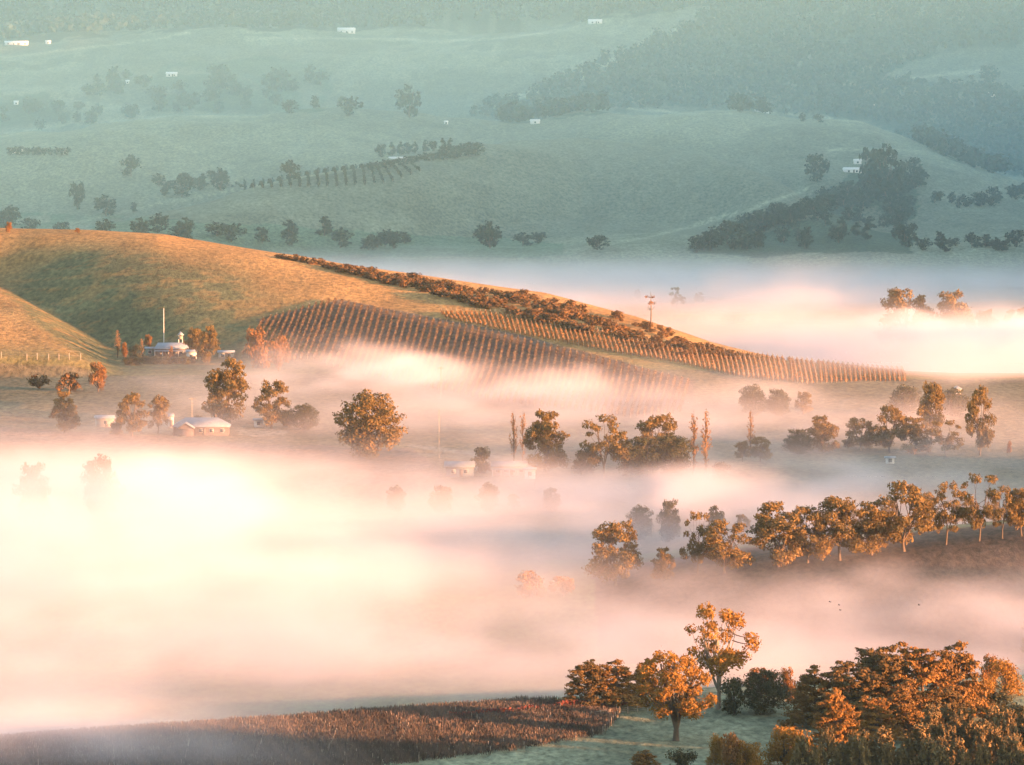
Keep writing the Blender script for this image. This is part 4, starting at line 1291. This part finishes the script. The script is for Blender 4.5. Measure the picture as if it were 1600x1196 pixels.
def fog_density():
    xs, ys, zs = np.linspace(X0, X1, NX), np.linspace(Y0, Y1, NY), np.linspace(Z0, Z1, NZ)
    XX, YY = np.meshgrid(xs, ys, indexing='ij')
    G = T(XX, YY)
    D = np.zeros((NX, NY, NZ))
    wx = XX + 30 * (fbm(XX / 45, YY / 60, seed=51) - 0.5)
    wy = YY + 90 * (fbm(XX / 45, YY / 60, seed=52) - 0.5)
    lump = 0.62 * (fbm(XX / 30, YY / 46, seed=53) - 0.5) + 0.5 * (fbm(XX / 11, YY / 18, seed=57, oct=3) - 0.5)
    ZZ = zs[None, None, :]
    n3 = 0.6 * fbm(XX[..., None] / 26, YY[..., None] / 40, ZZ / 8, seed=54, oct=2) + 0.4 * fbm(XX[..., None] / 9, YY[..., None] / 16, ZZ / 3.5, seed=58, oct=2)
    n3 = np.clip((n3 - 0.33) / 0.34, 0, 1)
    for (cx, cy_, rx, ry, ztop, soft, dens, wisp, lum) in FOG:
        q = ((wx - cx) / rx) ** 2 + ((wy - cy_) / ry) ** 2
        b = np.exp(-q ** 1.6)
        top = ztop + lum * lump
        top = G * 0 + top
        prof = 1 / (1 + np.exp(-(top[..., None] + (b[..., None] - 1) * 6 - ZZ) / soft))
        D = np.maximum(D, 0) + dens * b[..., None] * prof * (1 - wisp + wisp * 1.6 * n3)
    # billows standing on the banks
    rg = np.random.default_rng(64)
    for (n, ax, bx_, ay, by, az, bz, ra, rb, dn) in PUFFS:
        for k in range(n):
            c = rg.uniform((ax, ay, az), (bx_, by, bz))
            r = rg.uniform(ra, rb)
            rad = np.array([r * rg.uniform(0.8, 1.5), r * rg.uniform(1.0, 1.8), r * rg.uniform(0.32, 0.5)])
            i = [slice(max(0, int(np.searchsorted(g, c[j] - 1.5 * rad[j]))), int(np.searchsorted(g, c[j] + 1.5 * rad[j]))) for j, g in enumerate((xs, ys, zs))]
            A, B, C = np.meshgrid(xs[i[0]], ys[i[1]], zs[i[2]], indexing='ij')
            q = ((A - c[0]) / rad[0]) ** 2 + ((B - c[1]) / rad[1]) ** 2 + ((C - c[2]) / rad[2]) ** 2
            D[i[0], i[1], i[2]] += dn * rg.uniform(0.5, 1.2) * sstep(1.5, 0.2, q + 1.7 * (0.5 - n3[i[0], i[1], i[2]]))
    return np.clip(D, 0, None)


PUFFS = [   # how many, x range, y range, z range, radius range, density
    (20, -100, 20, 1850, 1975, 3, 10, 9, 18, 0.006),
    (10, -150, -60, 1400, 1560, 6, 13, 12, 24, 0.006),
    (14, 150, 260, 2110, 2210, -1, 5, 10, 20, 0.024),
    (10, 10, 150, 1215, 1300, 2, 8, 10, 20, 0.007),
    (10, -20, 130, 1500, 1580, 2, 7, 9, 18, 0.009),
]


FOG = [
    # cx, cy, rx, ry, top, softness, density, wispiness, lumpiness
    (-120, 1345, 95, 180, 19.0, 2.6, 0.012, 0.66, 18),   # the big bright bank on the left
    (-20, 1320, 65, 110, 4.0, 2.6, 0.008, 0.75, 13),      # its tail towards the second row
    (-60, 1165, 140, 70, 4.0, 3.0, 0.0055, 0.65, 10),      # its foot behind the near vineyard
    (95, 1238, 120, 52, 9.0, 2.6, 0.013, 0.65, 11),        # between the near trees and the second row
    (60, 1432, 150, 42, 8.0, 2.2, 0.013, 0.65, 9),        # round the trunks of the second row
    (70, 1540, 160, 60, 5.0, 2.4, 0.014, 0.6, 8),         # behind the second row
    (-20, 1612, 70, 34, 5.5, 2.2, 0.008, 0.6, 6),         # round the central farm buildings
    (-125, 1575, 80, 60, 9.0, 2.4, 0.011, 0.7, 11),
    (0, 1725, 240, 95, 6.0, 3.8, 0.005, 0.8, 9),         # thin mist over the terrace
    (100, 1655, 130, 48, 5.5, 3.0, 0.008, 0.7, 9),        # between the tree rows on the right
    (-90, 1755, 60, 45, 5.0, 3.0, 0.004, 0.7, 8),         # round the terrace farmhouse
    (5, 1825, 120, 75, 9.0, 2.8, 0.010, 0.7, 13),         # below the vineyard hill
    (110, 1750, 90, 80, 5.0, 3.0, 0.005, 0.7, 10),
    (-75, 1950, 60, 60, 11.0, 2.5, 0.006, 0.85, 14),
    (-112, 1042, 60, 50, 9.5, 2.0, 0.036, 0.5, 5),        # over the corner of the near vineyard
    (-40, 2640, 430, 220, -1.0, 2.0, 0.016, 0.3, 3),      # the flat sea of mist behind the hill
    (110, 2210, 130, 100, 0.0, 2.8, 0.012, 0.6, 9),
    (205, 2150, 72, 80, 8.0, 2.8, 0.034, 0.5, 8),        # bright cloud on the right
    (170, 2020, 60, 55, 12.0, 2.8, 0.012, 0.65, 9),         # over the tail of the vineyard ridge
    (120, 2330, 46, 60, 9.0, 4.5, 0.009, 0.8, 16),
]


def build_fog():
    D = fog_density()
    me = bpy.data.meshes.new('fog')
    n = D.size
    me.vertices.add(n)
    # lattice order: x fastest
    dens = np.ascontiguousarray(D.transpose(2, 1, 0)).ravel().astype(np.float32)
    a = me.attributes.new('dens', 'FLOAT', 'POINT')
    a.data.foreach_set('value', dens)
    m = bpy.data.materials.new('mist')
    m.use_nodes = True
    nn, L = m.node_tree.nodes, m.node_tree.links
    nn.remove(nn['Principled BSDF'])
    pv = nn.new('ShaderNodeVolumePrincipled')
    pv.inputs['Color'].default_value = (0.78, 0.73, 0.80, 1)
    pv.inputs['Density'].default_value = 1.0
    pv.inputs['Anisotropy'].default_value = 0.05
    L.new(pv.outputs[0], nn['Material Output'].inputs['Volume'])
    ng = bpy.data.node_groups.new('fog_field', 'GeometryNodeTree')
    ng.interface.new_socket('Geometry', in_out='INPUT', socket_type='NodeSocketGeometry')
    ng.interface.new_socket('Geometry', in_out='OUTPUT', socket_type='NodeSocketGeometry')
    N, K = ng.nodes, ng.links
    gi, go = N.new('NodeGroupInput'), N.new('NodeGroupOutput')
    vc = N.new('GeometryNodeVolumeCube')
    vc.inputs['Min'].default_value = (X0, Y0, Z0)
    vc.inputs['Max'].default_value = (X1, Y1, Z1)
    vc.inputs['Resolution X'].default_value = NX
    vc.inputs['Resolution Y'].default_value = NY
    vc.inputs['Resolution Z'].default_value = NZ
    pos = N.new('GeometryNodeInputPosition')
    sep = N.new('ShaderNodeSeparateXYZ')
    K.new(pos.outputs[0], sep.inputs[0])

    def cell(out, a, b, k):
        r = N.new('ShaderNodeMapRange')
        r.inputs[1].default_value, r.inputs[2].default_value = a, b
        r.inputs[3].default_value, r.inputs[4].default_value = 0, k - 1
        K.new(out, r.inputs[0])
        q = N.new('ShaderNodeMath')
        q.operation = 'ROUND'
        K.new(r.outputs[0], q.inputs[0])
        return q.outputs[0]
    ix, iy, iz = cell(sep.outputs[0], X0, X1, NX), cell(sep.outputs[1], Y0, Y1, NY), cell(sep.outputs[2], Z0, Z1, NZ)

    def madd(p, k, q):
        t = N.new('ShaderNodeMath')
        t.operation = 'MULTIPLY_ADD'
        K.new(p, t.inputs[0])
        t.inputs[1].default_value = k
        K.new(q, t.inputs[2])
        return t.outputs[0]
    idx = madd(madd(iz, NY, iy), NX, ix)
    na = N.new('GeometryNodeInputNamedAttribute')
    na.data_type = 'FLOAT'
    na.inputs['Name'].default_value = 'dens'
    si = N.new('GeometryNodeSampleIndex')
    si.data_type = 'FLOAT'
    si.domain = 'POINT'
    K.new(gi.outputs[0], si.inputs['Geometry'])
    K.new(na.outputs[0], si.inputs['Value'])
    K.new(idx, si.inputs['Index'])
    K.new(si.outputs[0], vc.inputs['Density'])
    sm = N.new('GeometryNodeSetMaterial')
    sm.inputs['Material'].default_value = m
    K.new(vc.outputs[0], sm.inputs['Geometry'])
    K.new(sm.outputs[0], go.inputs[0])
    me.materials.append(m)
    o = mesh_obj('fog', me)
    md = o.modifiers.new('fog_field', 'NODES')
    md.node_group = ng
    tag(o, kind='stuff')


build_fog()


def volume_mat(name, col, dens, ani=0.0):
    m = bpy.data.materials.new(name)
    m.use_nodes = True
    nn, L = m.node_tree.nodes, m.node_tree.links
    nn.remove(nn['Principled BSDF'])
    pv = nn.new('ShaderNodeVolumePrincipled')
    pv.inputs['Color'].default_value = (*col, 1)
    pv.inputs['Density'].default_value = dens
    pv.inputs['Anisotropy'].default_value = ani
    L.new(pv.outputs[0], nn['Material Output'].inputs['Volume'])
    return m


def box_mesh(name, lo, hi, m):
    V = np.array([(x, y, z) for x in (lo[0], hi[0]) for y in (lo[1], hi[1]) for z in (lo[2], hi[2])], float)
    F = np.array([(0, 1, 3, 2), (4, 6, 7, 5), (0, 4, 5, 1), (2, 3, 7, 6), (0, 2, 6, 4), (1, 5, 7, 3)])
    return np_mesh(name, V, F, [m])


HAZE = volume_mat('haze_air', (0.55, 0.85, 1.0), 1.5e-5)
tag(mesh_obj('haze', box_mesh('haze', (-14000, -500, -40), (14000, 12200, 700), HAZE)), kind='stuff')
MIST = volume_mat('valley_air', (0.36, 0.79, 1.0), 2.4e-4)
tag(mesh_obj('valley_haze', box_mesh('valley_haze', (-3000, 2480, -35), (3000, 3950, 320), MIST)), kind='stuff')
